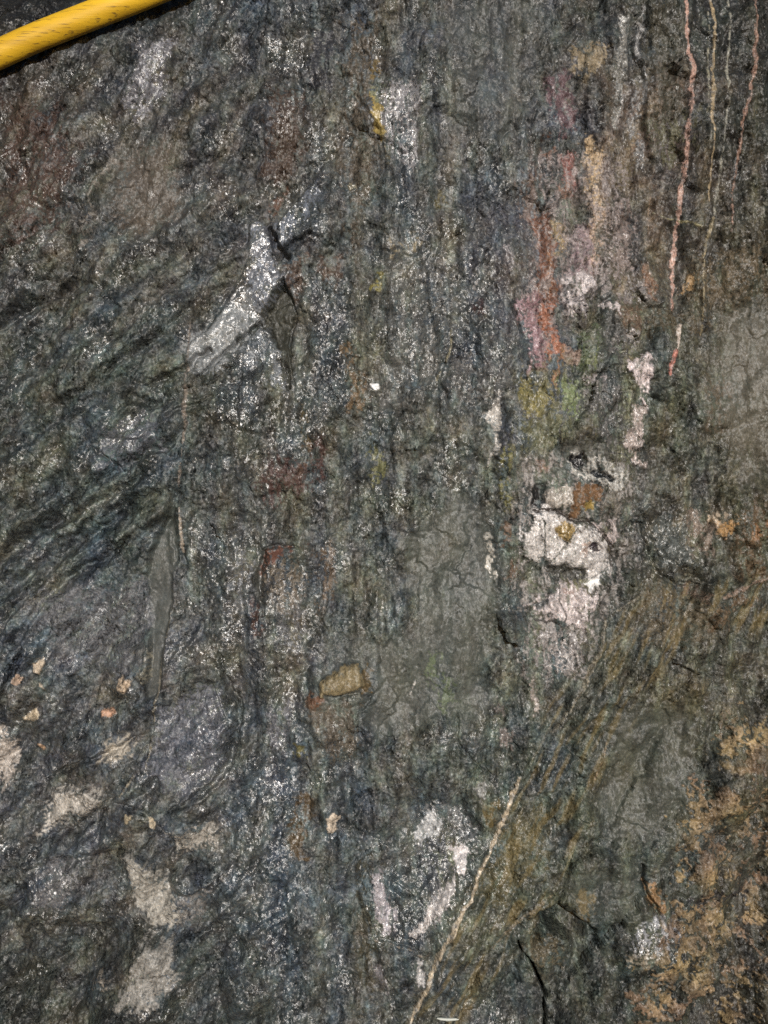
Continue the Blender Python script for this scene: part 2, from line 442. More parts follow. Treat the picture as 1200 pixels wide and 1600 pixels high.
crack_([(1000, 1350, 2), (1010, 1395, 3), (1030, 1430, 3)], 18, 3, 0.6, 3)
FACE = [(868, 1408), (915, 1442), (930, 1450), (946, 1490), (938, 1550), (895, 1620), (872, 1620), (885, 1540), (905, 1500), (890, 1470), (850, 1450), (840, 1425)]
tilt_(FACE, 0.5, 0.55, 5, 0.5, -26)
LEDGE = [(745, 1515), (800, 1470), (835, 1440), (868, 1450), (900, 1480), (895, 1530), (875, 1590), (870, 1660), (690, 1660), (700, 1580)]
raise_(LEDGE, 6, 6, 0.8)
tilt_([(700, 1570), (760, 1540), (800, 1540), (850, 1560), (850, 1640), (690, 1640)], 0, 0.35, 8, 0.8, -6)
crack_([(808, 1466, 0.8), (816, 1490, 1.4), (824, 1503, 1.8), (834, 1513, 2.4), (841, 1532, 2.2), (847, 1548, 2.4), (856, 1566, 2.4), (855, 1585, 1.8), (858, 1625, 2.2)], 70, 2, 0.35, 1.0)
crack_([(872, 1328, 0.6), (879, 1345, 0.9)], 5, 1, 0.3)
crack_([(1085, 1058, 0.8), (1110, 1052, 1), (1140, 1062, 0.8), (1170, 1068, 0.6)], 5, 1, 0.8)
raise_([(560, 1225), (600, 1200), (740, 1190), (780, 1215), (760, 1250), (650, 1250)], 4, 12)

# ------------------------------------------------------------------ mineral colour, with some shade painted into the base tones
grid = [  # base tones; frame corners darkened for the light falling off
 [(32,30,30),(54,54,55),(62,65,70),(68,68,70),(66,66,68),(58,58,55),(42,40,36)],  # first tone also holds the shade of the hollow above the hose
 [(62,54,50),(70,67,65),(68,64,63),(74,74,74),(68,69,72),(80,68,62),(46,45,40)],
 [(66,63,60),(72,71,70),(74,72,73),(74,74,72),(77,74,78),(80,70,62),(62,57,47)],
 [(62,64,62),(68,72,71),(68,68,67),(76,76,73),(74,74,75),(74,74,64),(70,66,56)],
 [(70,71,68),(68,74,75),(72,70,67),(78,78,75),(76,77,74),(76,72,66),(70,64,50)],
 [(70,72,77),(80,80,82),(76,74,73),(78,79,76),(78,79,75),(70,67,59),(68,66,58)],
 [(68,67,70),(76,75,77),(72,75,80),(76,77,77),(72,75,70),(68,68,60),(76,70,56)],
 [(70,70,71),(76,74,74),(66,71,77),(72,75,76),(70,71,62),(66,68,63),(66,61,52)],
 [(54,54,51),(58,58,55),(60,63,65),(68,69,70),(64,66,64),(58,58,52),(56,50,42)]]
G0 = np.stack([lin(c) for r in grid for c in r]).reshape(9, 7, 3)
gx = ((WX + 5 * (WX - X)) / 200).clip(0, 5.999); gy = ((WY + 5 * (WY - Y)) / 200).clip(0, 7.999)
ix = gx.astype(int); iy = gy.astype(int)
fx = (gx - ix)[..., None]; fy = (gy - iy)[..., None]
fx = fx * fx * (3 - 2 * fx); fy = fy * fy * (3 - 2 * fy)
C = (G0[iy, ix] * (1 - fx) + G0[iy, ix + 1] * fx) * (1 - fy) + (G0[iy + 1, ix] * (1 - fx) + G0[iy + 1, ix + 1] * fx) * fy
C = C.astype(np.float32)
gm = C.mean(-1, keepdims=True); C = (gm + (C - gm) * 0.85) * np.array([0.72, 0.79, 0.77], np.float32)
del fx, fy, ix, iy, gx, gy

# streaks of mineral along the foliation
def streaks(wl_, seed, st):
    v = noise(wl_, seed, 90, st * 1.3); d = noise(wl_, seed + 1, 43, st); s = noise(wl_, seed + 2, 62, st)
    r = v * (1 - w_diag) + d * w_diag
    return r * (1 - w_steep) + s * w_steep
S1 = streaks(34, 80, 4); S2 = streaks(13, 84, 3.5); S3 = streaks(6, 88, 2.4)
P1 = noise(60, 92); P2 = noise(20, 93); P3 = noise(5, 94); P4 = noise(3.4, 95)
ck = 1 - 0.75 * CALM
lum = np.exp((0.42 * S1 + 0.50 * S2 + 0.45 * S3 + 0.35 * noise(28, 130, 30, 1.6)) * ck + (0.38 * P2 + 0.45 * P3 + 0.35 * P4) * ck * DETAIL)
C *= lum[..., None]
warm = (1.1 * S1 + 1.0 * P1 + 0.5 * noise(14, 96) + 0.6 * noise(6, 98))[..., None] * ck[..., None]
C *= np.exp(warm * np.array([0.12, 0.02, -0.16], np.float32))
grn = (noise(40, 97) + 0.7 * S2 + 0.6 * noise(8, 99))[..., None] * ck[..., None]
C *= np.exp(grn * np.array([-0.05, 0.05, 0.01], np.float32))
# mud film
C[...] = C * (1 - 0.4 * CALM[..., None]) + lin((66, 67, 60)) * 0.4 * CALM[..., None]

TZ = 0.8 * S2 + 1.0 * S3 + 0.6 * P2 + 1.1 * P3 + 0.7 * P4
TZ = 1 / (1 + np.exp(-1.75 * TZ / TZ.std()))
def desat(c, k):
    g_ = c.mean()
    return g_ + (c - g_) * k
def paint(mk, col, op=0.8, speck=0.5, sat=0.74):
    sl, m = mk[0], mk[1]
    cov = 1.25 - 1.15 * speck
    a = sm(-0.22, 0.22, m * cov + (m - 1) * 0.25 - TZ[sl]) * min(1.0, op * 1.15) * (m > 0.001)
    c = desat(lin(col), sat)
    v = np.exp(0.28 * P3[sl] + 0.22 * P4[sl] + 0.2 * P2[sl])[..., None]
    C[sl] = C[sl] * (1 - a[..., None]) + c * v * a[..., None]
    return a

# grey patches of bare rock, some with light painted in
for pts, col, op, sp in [
    ([(595,120),(662,125),(658,205),(645,265),(605,235),(592,150)], (128,126,130), .75, .55),
    ([(392,350),(412,358),(428,395),(442,430),(430,470),(402,505),(370,500),(385,410)], (108,114,126), .75, .4),
    ([(330,485),(392,452),(410,500),(380,545),(345,588),(300,588),(290,560)], (116,120,122), .85, .35),
    ([(440,352),(488,288),(497,300),(468,360),(440,388)], (104,112,126), .7, .5),
    ([(385,520),(410,515),(445,565),(452,600),(440,608),(405,575),(372,590)], (108,114,120), .7, .5),
    ([(210,75),(262,62),(266,138),(212,190),(192,160)], (106,106,114), .75, .45),
    ([(185,205),(200,215),(175,270),(160,320),(135,390),(118,400),(145,320)], (118,112,104), .7, .4),
    ([(170,660),(250,640),(262,700),(200,740),(150,740)], (96,100,110), .5, .5),
    ([(55,1300),(75,1255),(110,1240),(150,1228),(165,1248),(140,1275),(90,1292),(62,1302)], (154,148,139), .95, .22),  # lower left from here: pale facets with the light on them painted in
    ([(195,1330),(215,1337),(262,1395),(280,1430),(262,1460),(222,1432),(195,1385)], (141,137,128), .95, .22),
    ([(210,1480),(275,1455),(285,1520),(235,1572),(180,1575),(205,1520)], (124,121,115), .9, .28),
    ([(258,1300),(300,1280),(340,1300),(335,1325),(285,1342),(262,1330)], (142,136,126), .85, .35),
    ([(270,1390),(325,1390),(322,1440),(280,1450)], (112,108,104), .6, .5),
    (oval(155,1542,20,9,15), (136,126,112), .75, .4),
    ([(50,1370),(100,1330),(130,1350),(90,1430),(40,1430)], (104,104,108), .6, .5),
    ([(160,1165),(205,1140),(215,1165),(180,1195),(158,1195)], (152,144,130), .9, .35),
    ([(-20,1145),(14,1155),(26,1195),(10,1225),(-20,1240)], (156,146,136), .9, .3),
    ([(218,1000),(238,1000),(235,1062),(222,1060)], (134,130,112), .7, .5),
    ([(250,1110),(345,1060),(356,1120),(345,1190),(300,1235),(232,1215)], (92,95,106), .6, .5),
    ([(60,920),(240,900),(225,1060),(60,1010)], (94,96,102), .5, .5),
    ([(325,1300),(350,1275),(360,1300),(345,1320)], (112,108,100), .5, .5),
    ([(370,850),(400,850),(400,960),(360,960)], (112,116,122), .55, .6),
    ([(430,930),(480,920),(478,1000),(430,1010)], (112,114,120), .5, .6),
    ([(415,1110),(455,1100),(450,1170),(422,1165)], (114,116,126), .5, .6),
    ([(650,1270),(700,1250),(740,1290),(742,1350),(715,1375),(650,1350)], (104,106,108), .6, .6),
    ([(600,400),(690,420),(700,560),(650,650),(590,640)], (92,92,88), .5, .55),
    ([(1040,800),(1075,815),(1100,880),(1030,895),(1022,840)], (74,80,78), .7, .3),
    ([(700,560),(800,560),(800,640),(700,640)], (98,96,94), .5, .65),
    ]:
    paint(blob(pts, 15, 1.5), col, op, sp)

# brown, rust, ochre and green staining
for pts, col, op, sp, soft in [
    ([(0,150),(90,160),(130,250),(100,360),(0,400)], (78,56,46), .55, .55, 30),
    ([(190,240),(280,225),(285,320),(240,370),(180,350)], (82,72,62), .6, .3, 15),
    ([(418,130),(470,140),(482,230),(450,290),(418,260)], (66,50,40), .7, .35, 12),
    ([(415,320),(450,290),(440,330),(422,345)], (96,66,48), .7, .3, 8),
    ([(442,405),(480,395),(480,440),(455,470)], (84,64,50), .55, .4, 9),
    ([(443,437),(452,462),(463,490),(454,540),(458,600),(446,600),(438,550),(425,515),(405,515),(425,475)], (48,48,40), .85, .15, 3),  # sunken pointed flake, darker olive all over
    ([(535,20),(590,30),(592,200),(590,300),(545,420),(535,200)], (84,74,60), .6, .5, 15),
    ([(500,410),(540,410),(535,440),(505,450)], (78,58,44), .6, .4, 8),
    ([(575,80),(592,85),(590,130),(578,130)], (106,88,40), .7, .45, 6),
    ([(583,150),(598,175),(606,212),(598,225),(586,200)], (138,118,46), .9, .15, 3),
    ([(584,135),(596,150),(600,165),(588,170)], (104,106,74), .8, .2, 4),
    ([(598,220),(604,225),(612,255),(605,258)], (110,104,84), .8, .2, 4),
    ([(543,540),(562,540),(572,600),(566,650),(548,645)], (112,88,54), .65, .6, 9),
    ([(590,430),(600,432),(596,460),(588,455)], (120,112,40), .8, .3, 5),
    ([(582,680),(600,690),(598,760),(585,760)], (112,112,62), .6, .5, 8),
    ([(475,620),(490,630),(482,720),(468,740)], (100,84,44), .5, .55, 8),
    ([(430,720),(500,690),(510,760),(430,800),(405,790)], (88,56,50), .5, .6, 15),
    ([(408,850),(440,850),(470,852),(440,880),(412,900)], (98,58,40), .75, .35, 7),
    ([(420,880),(475,870),(490,920),(450,960),(418,930)], (118,106,88), .6, .55, 10),
    ([(490,850),(525,840),(520,930),(500,960)], (106,84,58), .5, .6, 10),
    ([(395,940),(410,950),(405,1000),(392,990)], (82,54,42), .6, .4, 6),
    ([(556,1040),(575,1045),(572,1075),(558,1075)], (84,68,34), .75, .2, 5),
    ([(485,1080),(515,1082),(512,1100),(490,1098)], (100,66,42), .8, .3, 5),
    ([(490,1090),(560,1095),(560,1180),(520,1190)], (92,82,68), .6, .4, 10),
    ([(462,1160),(480,1160),(482,1185),(464,1185)], (104,98,46), .7, .35, 5),
    ([(460,1240),(478,1240),(480,1290),(474,1340),(460,1330)], (78,62,36), .75, .25, 6),
    ([(565,1330),(585,1340),(590,1520),(560,1600),(555,1450)], (78,72,50), .45, .45, 12),
    ([(605,370),(655,375),(650,395),(602,392)], (138,126,98), .7, .5, 7),
    ([(680,300),(700,300),(698,330),(682,330)], (84,78,42), .7, .3, 7),
    ([(738,470),(752,480),(748,500),(736,498)], (70,44,44), .5, .4, 6),
    ([(672,1020),(700,1020),(704,1100),(680,1110)], (82,96,66), .7, .4, 10),
    ([(700,1080),(740,1080),(720,1140),(690,1130)], (74,82,72), .5, .4, 10),
    ([(780,690),(800,690),(802,790),(785,800)], (116,112,44), .6, .5, 7),
    ([(784,820),(800,825),(798,900),(784,880)], (110,76,44), .5, .5, 6),
    # the red and ochre band
    ([(855,130),(890,120),(900,200),(870,210),(855,170)], (94,70,76), 0.75, 0.33, 12),
    ([(900,75),(950,70),(945,110),(915,130),(890,110)], (120,106,80), 0.85, 0.24, 10),
    ([(855,200),(872,215),(868,260),(852,240)], (110,72,50), 0.65, 0.30, 7),
    ([(878,240),(900,232),(912,270),(905,300),(880,290)], (116,72,66), 0.90, 0.21, 7),
    ([(868,285),(885,285),(900,300),(875,320)], (120,82,60), 0.75, 0.24, 7),
    ([(912,205),(938,210),(945,270),(940,320),(925,330),(918,260)], (168,142,104), 0.90, 0.30, 7),
    ([(925,310),(945,320),(945,400),(930,440),(915,400)], (160,134,110), 0.85, 0.33, 8),
    ([(870,310),(905,300),(910,345),(880,350)], (86,94,82), 0.85, 0.18, 7),
    ([(900,340),(935,350),(940,430),(890,460),(885,400)], (134,112,118), 0.75, 0.36, 9),
    ([(950,320),(990,300),(990,420),(955,440)], (112,96,90), 0.70, 0.30, 12),
    ([(830,330),(866,335),(872,470),(860,540),(828,510)], (104,66,46), 0.90, 0.24, 6),
    ([(850,390),(862,390),(862,460),(852,470)], (140,92,50), 0.80, 0.27, 4),
    ([(826,455),(848,470),(842,580),(818,590),(812,500)], (118,86,90), 0.85, 0.30, 7),
    ([(836,480),(866,480),(868,560),(842,575)], (138,82,54), 0.95, 0.18, 5),
    ([(855,540),(870,545),(868,610),(855,605)], (142,98,60), 0.80, 0.24, 5),
    ([(815,270),(840,260),(842,340),(818,340)], (98,76,62), 0.55, 0.33, 10),
    ([(860,350),(885,360),(880,400),(862,400)], (136,112,62), 0.75, 0.30, 6),
    ([(890,520),(935,500),(940,560),(915,590),(885,575)], (72, 84, 54), .7, .5, 12),
    ([(915,545),(930,545),(930,575),(915,575)], (104, 112, 68), .7, .4, 6),
    ([(865,595),(905,595),(900,650),(870,650)], (106,120,76), 0.85, 0.27, 8),
    ([(808,600),(850,600),(845,650),(810,650)], (114,104,42), 0.85, 0.24, 8),
    ([(805,650),(880,650),(900,700),(810,710)], (94,98,72), 0.70, 0.30, 12),
    ([(870,545),(900,550),(900,575),(875,570)], (134,112,100), 0.80, 0.24, 5),
    ([(835,715),(845,715),(848,740),(834,740)], (136,100,80), 0.65, 0.24, 5),
    ([(955,240),(1000,240),(990,300),(960,300)], (88,78,54), 0.65, 0.30, 10),
    ([(1010,410),(1022,420),(1022,470),(1010,470)], (118,84,58), 0.65, 0.30, 5),
    ([(960,485),(1010,490),(1000,515),(960,510)], (98,78,60), 0.70, 0.24, 7),
    ([(830,230),(990,230),(1010,480),(900,500),(815,590),(812,450)], (128,118,116), .7, .78, 20),
    ([(800,700),(960,690),(1000,760),(990,880),(950,980),(900,1070),(820,1060),(800,900)], (140,134,130), .8, .74, 22),
    ([(800,560),(880,560),(890,700),(800,700)], (98,96,66), .6, .7, 18),
    # right side
    ([(1015,0),(1060,0),(1060,250),(1020,240)], (62,60,48), .7, .3, 15),
    ([(1020,190),(1100,180),(1080,240),(1030,260)], (86,84,58), .6, .6, 14),
    ([(1080,400),(1200,380),(1200,460),(1100,490),(1070,450)], (96,82,58), .6, .6, 16),
    ([(1065,435),(1090,440),(1085,465),(1068,455)], (150,118,70), .75, .5, 5),
    ([(1000,480),(1110,490),(1100,520),(1010,520)], (88,76,52), .5, .5, 12),
    ([(1130,480),(1230,470),(1230,740),(1180,750),(1120,640)], (84,79,66), .6, .3, 25),
    ([(1110,580),(1140,600),(1130,680),(1105,660)], (84,72,54), .6, .45, 12),
    ([(1120,815),(1150,805),(1150,840),(1125,845)], (158,118,58), .85, .35, 6),
    ([(1075,800),(1120,805),(1125,870),(1090,870)], (118,102,88), .7, .45, 9),
    ([(1110,800),(1135,800),(1130,820),(1115,818)], (170,150,124), .7, .5, 5),
    ([(1160,790),(1200,790),(1200,920),(1150,900)], (90,70,44), .65, .5, 14),
    ([(1180,820),(1200,815),(1200,840),(1185,842)], (138,96,50), .7, .4, 6),
    ([(1010,920),(1120,925),(1150,960),(1060,1010),(1000,1000)], (94,82,58), .65, .5, 14),
    ([(1090,960),(1160,930),(1200,930),(1140,980),(1095,990)], (100,76,48), .6, .45, 10),
    ([(1065,925),(1090,915),(1120,925),(1100,940)], (106,82,66), .6, .4, 8),
    ([(780,1310),(850,1250),(850,1340),(780,1420),(740,1400)], (88,82,50), .6, .35, 14),
    ([(765,1250),(790,1245),(780,1290),(762,1300)], (92,78,36), .8, .25, 6),
    ([(820,1480),(880,1470),(880,1530),(840,1510)], (92,82,58), .6, .35, 10),
    ([(905,1385),(930,1400),(925,1440),(900,1420)], (110,96,60), .6, .4, 6),
    ([(1005,1370),(1022,1370),(1040,1420),(1030,1430),(1012,1400)], (126,94,52), .9, .3, 5),
    ]:
    paint(blob(pts, soft * 1.7, 1.5), col, op, sp)

# diagonal rusty streaks on the slab
sl_ = noise(9, 101, 62, 7) + 0.5 * noise(20, 102, 60, 6)
m_ = SLAB * sm(0.05, 0.5, sl_) * (1 - 0.5 * CALM)
C[...] = C * (1 - 0.45 * m_[..., None]) + lin((106, 92, 58)) * (0.45 * m_[..., None])
m_ = SLAB * sm(0.2, 0.6, -sl_)
C[...] = C * (1 - 0.4 * m_[..., None]) + lin((60, 62, 56)) * (0.4 * m_[..., None])

# ------------------------------------------------------------------ pieces that can be told apart
LABEL = np.zeros((NY, NX), np.int16)
PIECES = [None]
def piece(name, label=None, kind=None, mat='rock'):
    PIECES.append(dict(name=name, label=label, kind=kind, mat=mat))
    return len(PIECES) - 1
def assign(sl, m, pid, thr=0.5):
    v = LABEL[sl]
    v[m > thr] = pid

pid = piece('folded_rock', 'rock with diagonal fold ridges on the left')
LABEL[(LEFT > 0.5)] = pid
pid = piece('upper_rock', 'brownish dark rock under the yellow hose')
LABEL[(TOPL > 0.5) & (LEFT <= 0.5)] = pid
pid = piece('boulder_rock', 'blocky rock with pale knobs at the lower left')
LABEL[(LOWL > 0.5) & (LEFT <= 0.5)] = pid
pid = piece('broken_rock', 'dark lower right rock with flaking tan crust')
LABEL[(LOWR > 0.5)] = pid
pid = piece('veined_rock', 'olive grey rock at the right edge')
LABEL[(MIDR > 0.5)] = pid
pid = piece('rock_slab', 'streaked olive slab leaning along the pale vein')
LABEL[(SLAB > 0.5)] = pid

def rock_part(name, pts, label, soft=3, warp=0.6):
    pid = piece(name, label)
    mk = blob(pts, soft, warp)
    assign(mk[0], mk[1], pid)
rock_part('rock_flake', [(392, 345), (412, 352), (430, 395), (445, 430), (430, 470), (400, 505), (345, 562), (296, 585), (292, 560), (340, 500), (365, 450), (385, 410)], 'glossy silver grey flake beside the black notch')
rock_part('rock_flake', [(443, 437), (452, 462), (463, 490), (456, 530), (452, 560), (458, 590), (452, 612), (446, 600), (438, 550), (425, 515), (405, 515), (425, 475)], 'pointed dark brown flake below the notch')
rock_part('rock_flake', [(440, 352), (470, 310), (488, 285), (499, 300), (492, 335), (468, 360), (440, 390)], 'wet glittering flake above the black notch')
rock_part('rock_block', BOULDER, 'smooth rounded block above the dark hollow')
rock_part('rock_block', FACE, 'dark sunken block face')
rock_part('rock_block', LEDGE, 'ledge split by the black crack')
rock_part('rock_block', [(1045, 800), (1080, 815), (1105, 880), (1060, 900), (1025, 890), (1025, 830)], 'dark green block right of the quartz')
rock_part('rock_knob', [(55, 1300), (75, 1255), (110, 1240), (150, 1228), (165, 1248), (140, 1275), (90, 1292)], 'pale knob furthest up in the blocky rock')
rock_part('rock_knob', [(195, 1330), (215, 1337), (262, 1395), (300, 1410), (320, 1440), (262, 1460), (222, 1432), (195, 1385)], 'largest pale knob')
rock_part('rock_knob', [(258, 1300), (300, 1280), (340, 1300), (335, 1325), (285, 1342), (262, 1330)], 'small pale knob')
rock_part('rock_knob', [(210, 1480), (275, 1455), (285, 1520), (235, 1572), (180, 1575), (205, 1520)], 'lowest broad pale knob')
rock_part('clay_smear', BAND, 'smooth grey green band')

# quartz: raised, pale, its own material
def quartz(pts, label, col=(188, 178, 176), op=0.95, sp=0.3, soft=4, warp=1.2, lift=1.5, name='quartz_patch', gl=0.45, thr=0.55):
    mk = blob(pts, soft, warp)
    a = paint(mk, col, op, sp)
    H[mk[0]] += a * lift
    GLOSS[mk[0]] = np.maximum(GLOSS[mk[0]], a * gl)
    assign(mk[0], a, piece(name, label, None, 'quartz'), thr)
quartz(QUARTZ_UP, 'upper white lobe with an ochre spot', (180, 175, 172), 0.97, 0.3, 9, 1.7, 1, 'quartz_nodule')
quartz(QUARTZ_LOW, 'lower pinkish white lobe', (178, 166, 165), 0.97, 0.32, 9, 1.8, 1, 'quartz_nodule')
quartz([(848,770),(870,762),(888,768),(890,790),(868,795),(846,790)], 'small grey lobe on top', (150,142,132), .85, .25, 4, .8, 1, 'quartz_nodule')
quartz([(880,730),(895,712),(930,705),(985,740),(975,770),(940,775),(920,755),(900,760),(885,750)], 'mottled quartz around the black pits', (156,154,148), .9, .42)
quartz([(925,815),(968,805),(978,830),(965,848),(945,835)], 'streaked quartz beside the nodule', (164,152,150), .9, .38)
quartz([(935,895),(950,890),(952,915),(930,925),(920,910)], 'bright sugary quartz speck', (205,205,205), .9, .45, 4)
quartz([(840,985),(870,980),(915,1000),(905,1040),(870,1060),(845,1040),(830,1010)], 'thinning grey quartz below the nodule', (132,126,124), .85, .5, 10)
quartz([(826,1060),(838,1055),(845,1085),(855,1110),(845,1120),(830,1090)], 'narrow pale quartz tail', (152,140,132), .75, .5, 6)
quartz([(968,560),(1012,548),(1018,590),(1012,640),(1000,632),(985,600)], 'pinkish white quartz patch near the dark vein rock', (188,174,174), .95, .35, 7)
quartz([(985,640),(1008,640),(1005,700),(1012,730),(990,720),(975,690)], 'tail of the pinkish quartz', (150,136,130), .9, .4, 7)
quartz([(880,430),(915,420),(935,440),(905,465),(915,500),(890,500),(880,470)], 'broken white quartz under the red band', (172,162,162), .9, .45, 7)
quartz([(930,480),(965,485),(970,500),(940,495)], 'thin slanting quartz bit', (170,160,160), .8, .55, 5)
quartz([(940,530),(980,515),(1000,520),(985,545),(950,555)], 'grey white quartz bit', (140,134,132), .75, .6, 6)
quartz([(912,585),(945,590),(940,605),(915,600)], 'short quartz dash', (150,140,140), .7, .55, 5)
quartz([(905,600),(965,610),(965,690),(930,690),(905,660)], 'salt and pepper quartz', (128,124,122), .6, .7, 12)
quartz([(962,30),(975,25),(978,80),(976,180),(965,210),(958,170),(960,100)], 'upper pale grey quartz strip', (122,122,118), .8, .45, 5)
quartz([(995,10),(1006,10),(1010,120),(1010,250),(996,260),(990,140)], 'long pale grey quartz strip', (118,118,118), .75, .5, 5)
quartz([(978,125),(984,128),(980,170),(974,200),(970,190)], 'short quartz lens between strips', (132,128,126), .7, .4, 4)
quartz([(950,200),(965,205),(968,225),(952,222)], 'small quartz lens', (128,116,108), .7, .4, 4)
quartz([(655,1285),(672,1272),(690,1285),(695,1310),(675,1320),(655,1335),(648,1310)], 'crackled white patch', (170,172,174), .95, .28, 7)
quartz([(708,1325),(722,1318),(733,1330),(728,1362),(712,1362),(704,1345)], 'brightest white patch above the vein', (192,186,186), 1, .2, 6)
quartz([(690,1375),(712,1365),(708,1390),(690,1420),(668,1440),(640,1462),(634,1455),(655,1430),(670,1400)], 'slanting white patch beside the vein', (170,164,162), .95, .28, 8)
quartz([(640,1462),(680,1430),(695,1405),(690,1430),(660,1450)], 'lower edge of the slanting patch', (140,136,136), .8, .35, 5)
quartz([(588,1360),(600,1380),(612,1420),(606,1462),(590,1462),(586,1420)], 'upright grey white patch', (142,136,142), .9, .32, 7)
quartz([(645,1495),(658,1492),(655,1530),(645,1538),(638,1520)], 'blurred white patch', (166,164,164), .95, .2, 7)
quartz([(583,1500),(600,1510),(606,1560),(590,1545)], 'grey streak near the bottom', (116,112,116), .6, .5, 6)
quartz([(765,650),(775,620),(780,660),(772,700),(770,735),(762,735),(764,700),(752,660)], 'speckled white streak', (160,156,150), .9, .35, 6)
quartz([(762,835),(772,830),(772,895),(760,898),(758,870)], 'short barred white streak', (164,160,150), .85, .5, 4)
quartz([(790,380),(802,385),(802,430),(792,425)], 'chalky fleck', (140,134,136), .7, .6, 6)
quartz([(735,440),(748,430),(748,470),(738,478)], 'chalky fleck', (140,136,134), .7, .6, 5)
quartz([(778,1130),(795,1145),(800,1180),(785,1180),(772,1150)], 'quartz smear at the slab edge', (122,112,108), .7, .5, 7)
quartz([(770,1080),(790,1110),(780,1130),(770,1110)], 'thin pinkish smear', (122,114,110), .6, .5, 6)
quartz([(740,1210),(765,1225),(770,1250),(755,1250)], 'grey smear by the vein top', (132,132,130), .65, .55, 6)
quartz([(812,470),(830,465),(832,580),(815,590)], 'pinkish speckled strip beside the red band', (158,128,136), .7, .66, 6)
quartz([(945,370),(965,350),(985,370),(975,430),(950,450)], 'mauve grey mottled quartz', (128,116,112), .65, .6, 10)
quartz([(960,440),(1010,430),(1015,470),(980,480)], 'grey quartz mist', (120,114,112), .6, .6, 10)

# darks and spots on the quartz
for pts, col, op, sp, soft in [
    ([(863,825),(875,812),(892,816),(894,836),(876,856),(868,842)], (140,116,58), .95, .08, 5),
    (oval(926,857,11,7,-20), (46,38,44), .92, .1, 3),
    ([(905,850),(918,845),(920,862),(910,866)], (150,118,100), .6, .3, 4),
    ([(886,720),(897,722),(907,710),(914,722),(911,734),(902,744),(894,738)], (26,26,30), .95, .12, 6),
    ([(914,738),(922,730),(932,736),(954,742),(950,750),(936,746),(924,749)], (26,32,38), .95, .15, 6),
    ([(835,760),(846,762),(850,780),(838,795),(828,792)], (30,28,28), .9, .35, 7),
    ([(892,765),(925,758),(935,775),(920,800),(890,805),(885,790)], (104,72,36), .85, .35, 6),
    ([(912,790),(925,785),(925,802),(912,802)], (136,112,30), .85, .2, 4),
    ([(935,760),(960,770),(970,800),(930,800)], (96,90,80), .7, .5, 7),
    ([(852,885),(885,880),(920,888),(918,905),(880,903),(850,900)], (56,56,52), .85, .3, 5),
    ([(828,938),(850,935),(852,948),(832,948)], (70,74,76), .85, .2, 3),
    ([(855,915),(865,912),(868,940),(860,955)], (84,78,72), .6, .5, 4),
    ([(875,920),(900,918),(900,932),(878,935)], (128,98,86), .6, .45, 5),
    ([(815,880),(845,860),(840,900),(820,900)], (72,80,70), .7, .5, 6),
    ([(985,560),(1000,555),(990,580)], (120,120,96), .4, .5, 5),
    ([(930,500),(960,500),(990,545),(960,580),(930,560)], (64,64,62), .6, .5, 8),
    ([(920,610),(980,620),(980,700),(910,690)], (60,60,58), .55, .55, 12),
    ([(860,700),(920,690),(985,720),(900,710)], (74,74,68), .7, .3, 8),
    ([(900,460),(930,470),(925,500),(905,520),(895,490)], (70,66,64), .5, .5, 7),
    ([(640,1330),(700,1310),(705,1350),(680,1400),(650,1370)], (62,68,76), .6, .5, 8),
    ([(490,35),(520,50),(515,140),(480,130)], (44,46,54), .7, .3, 8),
    ([(1155,1405),(1200,1400),(1190,1430),(1100,1425),(1060,1400),(1100,1390)], (42,40,42), .7, .3, 8),
    ]:
    mk = blob(pts, soft, 1.1)
    paint(mk, col, op, sp)

for pts, w, col in [
    ([(830,800),(870,798),(890,810),(925,814),(945,832),(960,855),(958,885)], 1.6, (48,40,36)),
    ([(841,810),(848,835),(849,870),(856,877)], 1.0, (60,66,56)),
    ([(897,815),(898,828),(880,850),(872,868),(862,876)], 1.0, (64,70,60)),
    ([(868,910),(872,935),(882,960),(880,978)], 1.1, (80,74,70)),
    ([(830,965),(860,972),(880,984)], 1.4, (56,52,50)),
    ([(905,600),(880,640),(870,700)], 1.2, (50,50,48)),
    ([(960,560),(1000,520),(1010,500)], 1.2, (56,54,50)),
    ([(915,470),(935,455),(950,440)], 1.2, (52,50,48)),
    ([(940,700),(985,712),(1005,735)], 1.5, (50,50,48))]:
    mk = stroke(pts, w, 1.1, 0.7)
    paint(mk, col, .85, .1)
# whitish haze painted into the colour at lower right, tan below
paint(blob(oval(1018, 1455, 42, 34, 20), 14, 1.8), (150, 152, 158), .75, .58)
paint(blob(oval(1000, 1490, 34, 20, 20), 12, 1.8), (150, 138, 116), .6, .62)

# tan crust: countless small flakes
crust_n = 0.5 + 0.5 * (0.75 * noise(46, 110) + 0.8 * noise(17, 111) + 0.7 * noise(7, 112) + 0.4 * noise(4, 116))
crust_zone = np.zeros_like(X)
for pts, a, soft in [
    ([(1110, 1110), (1230, 1100), (1230, 1210), (1130, 1200)], .55, 30),
    ([(1060, 1220), (1140, 1200), (1160, 1380), (1140, 1400), (1060, 1400), (1050, 1300)], .57, 25),
    ([(1040, 1400), (1130, 1380), (1180, 1480), (1150, 1560), (1060, 1600), (990, 1660), (980, 1520)], .56, 30),
    ([(1150, 1200), (1230, 1200), (1230, 1620), (1120, 1620), (1170, 1450)], .44, 35)]:
    sl, m, _ = blob(pts, soft, 1.5)
    crust_zone[sl] = np.maximum(crust_zone[sl], m * a)
cm = sm(0.0, 0.07, crust_zone - crust_n) * (crust_zone > 0.05)
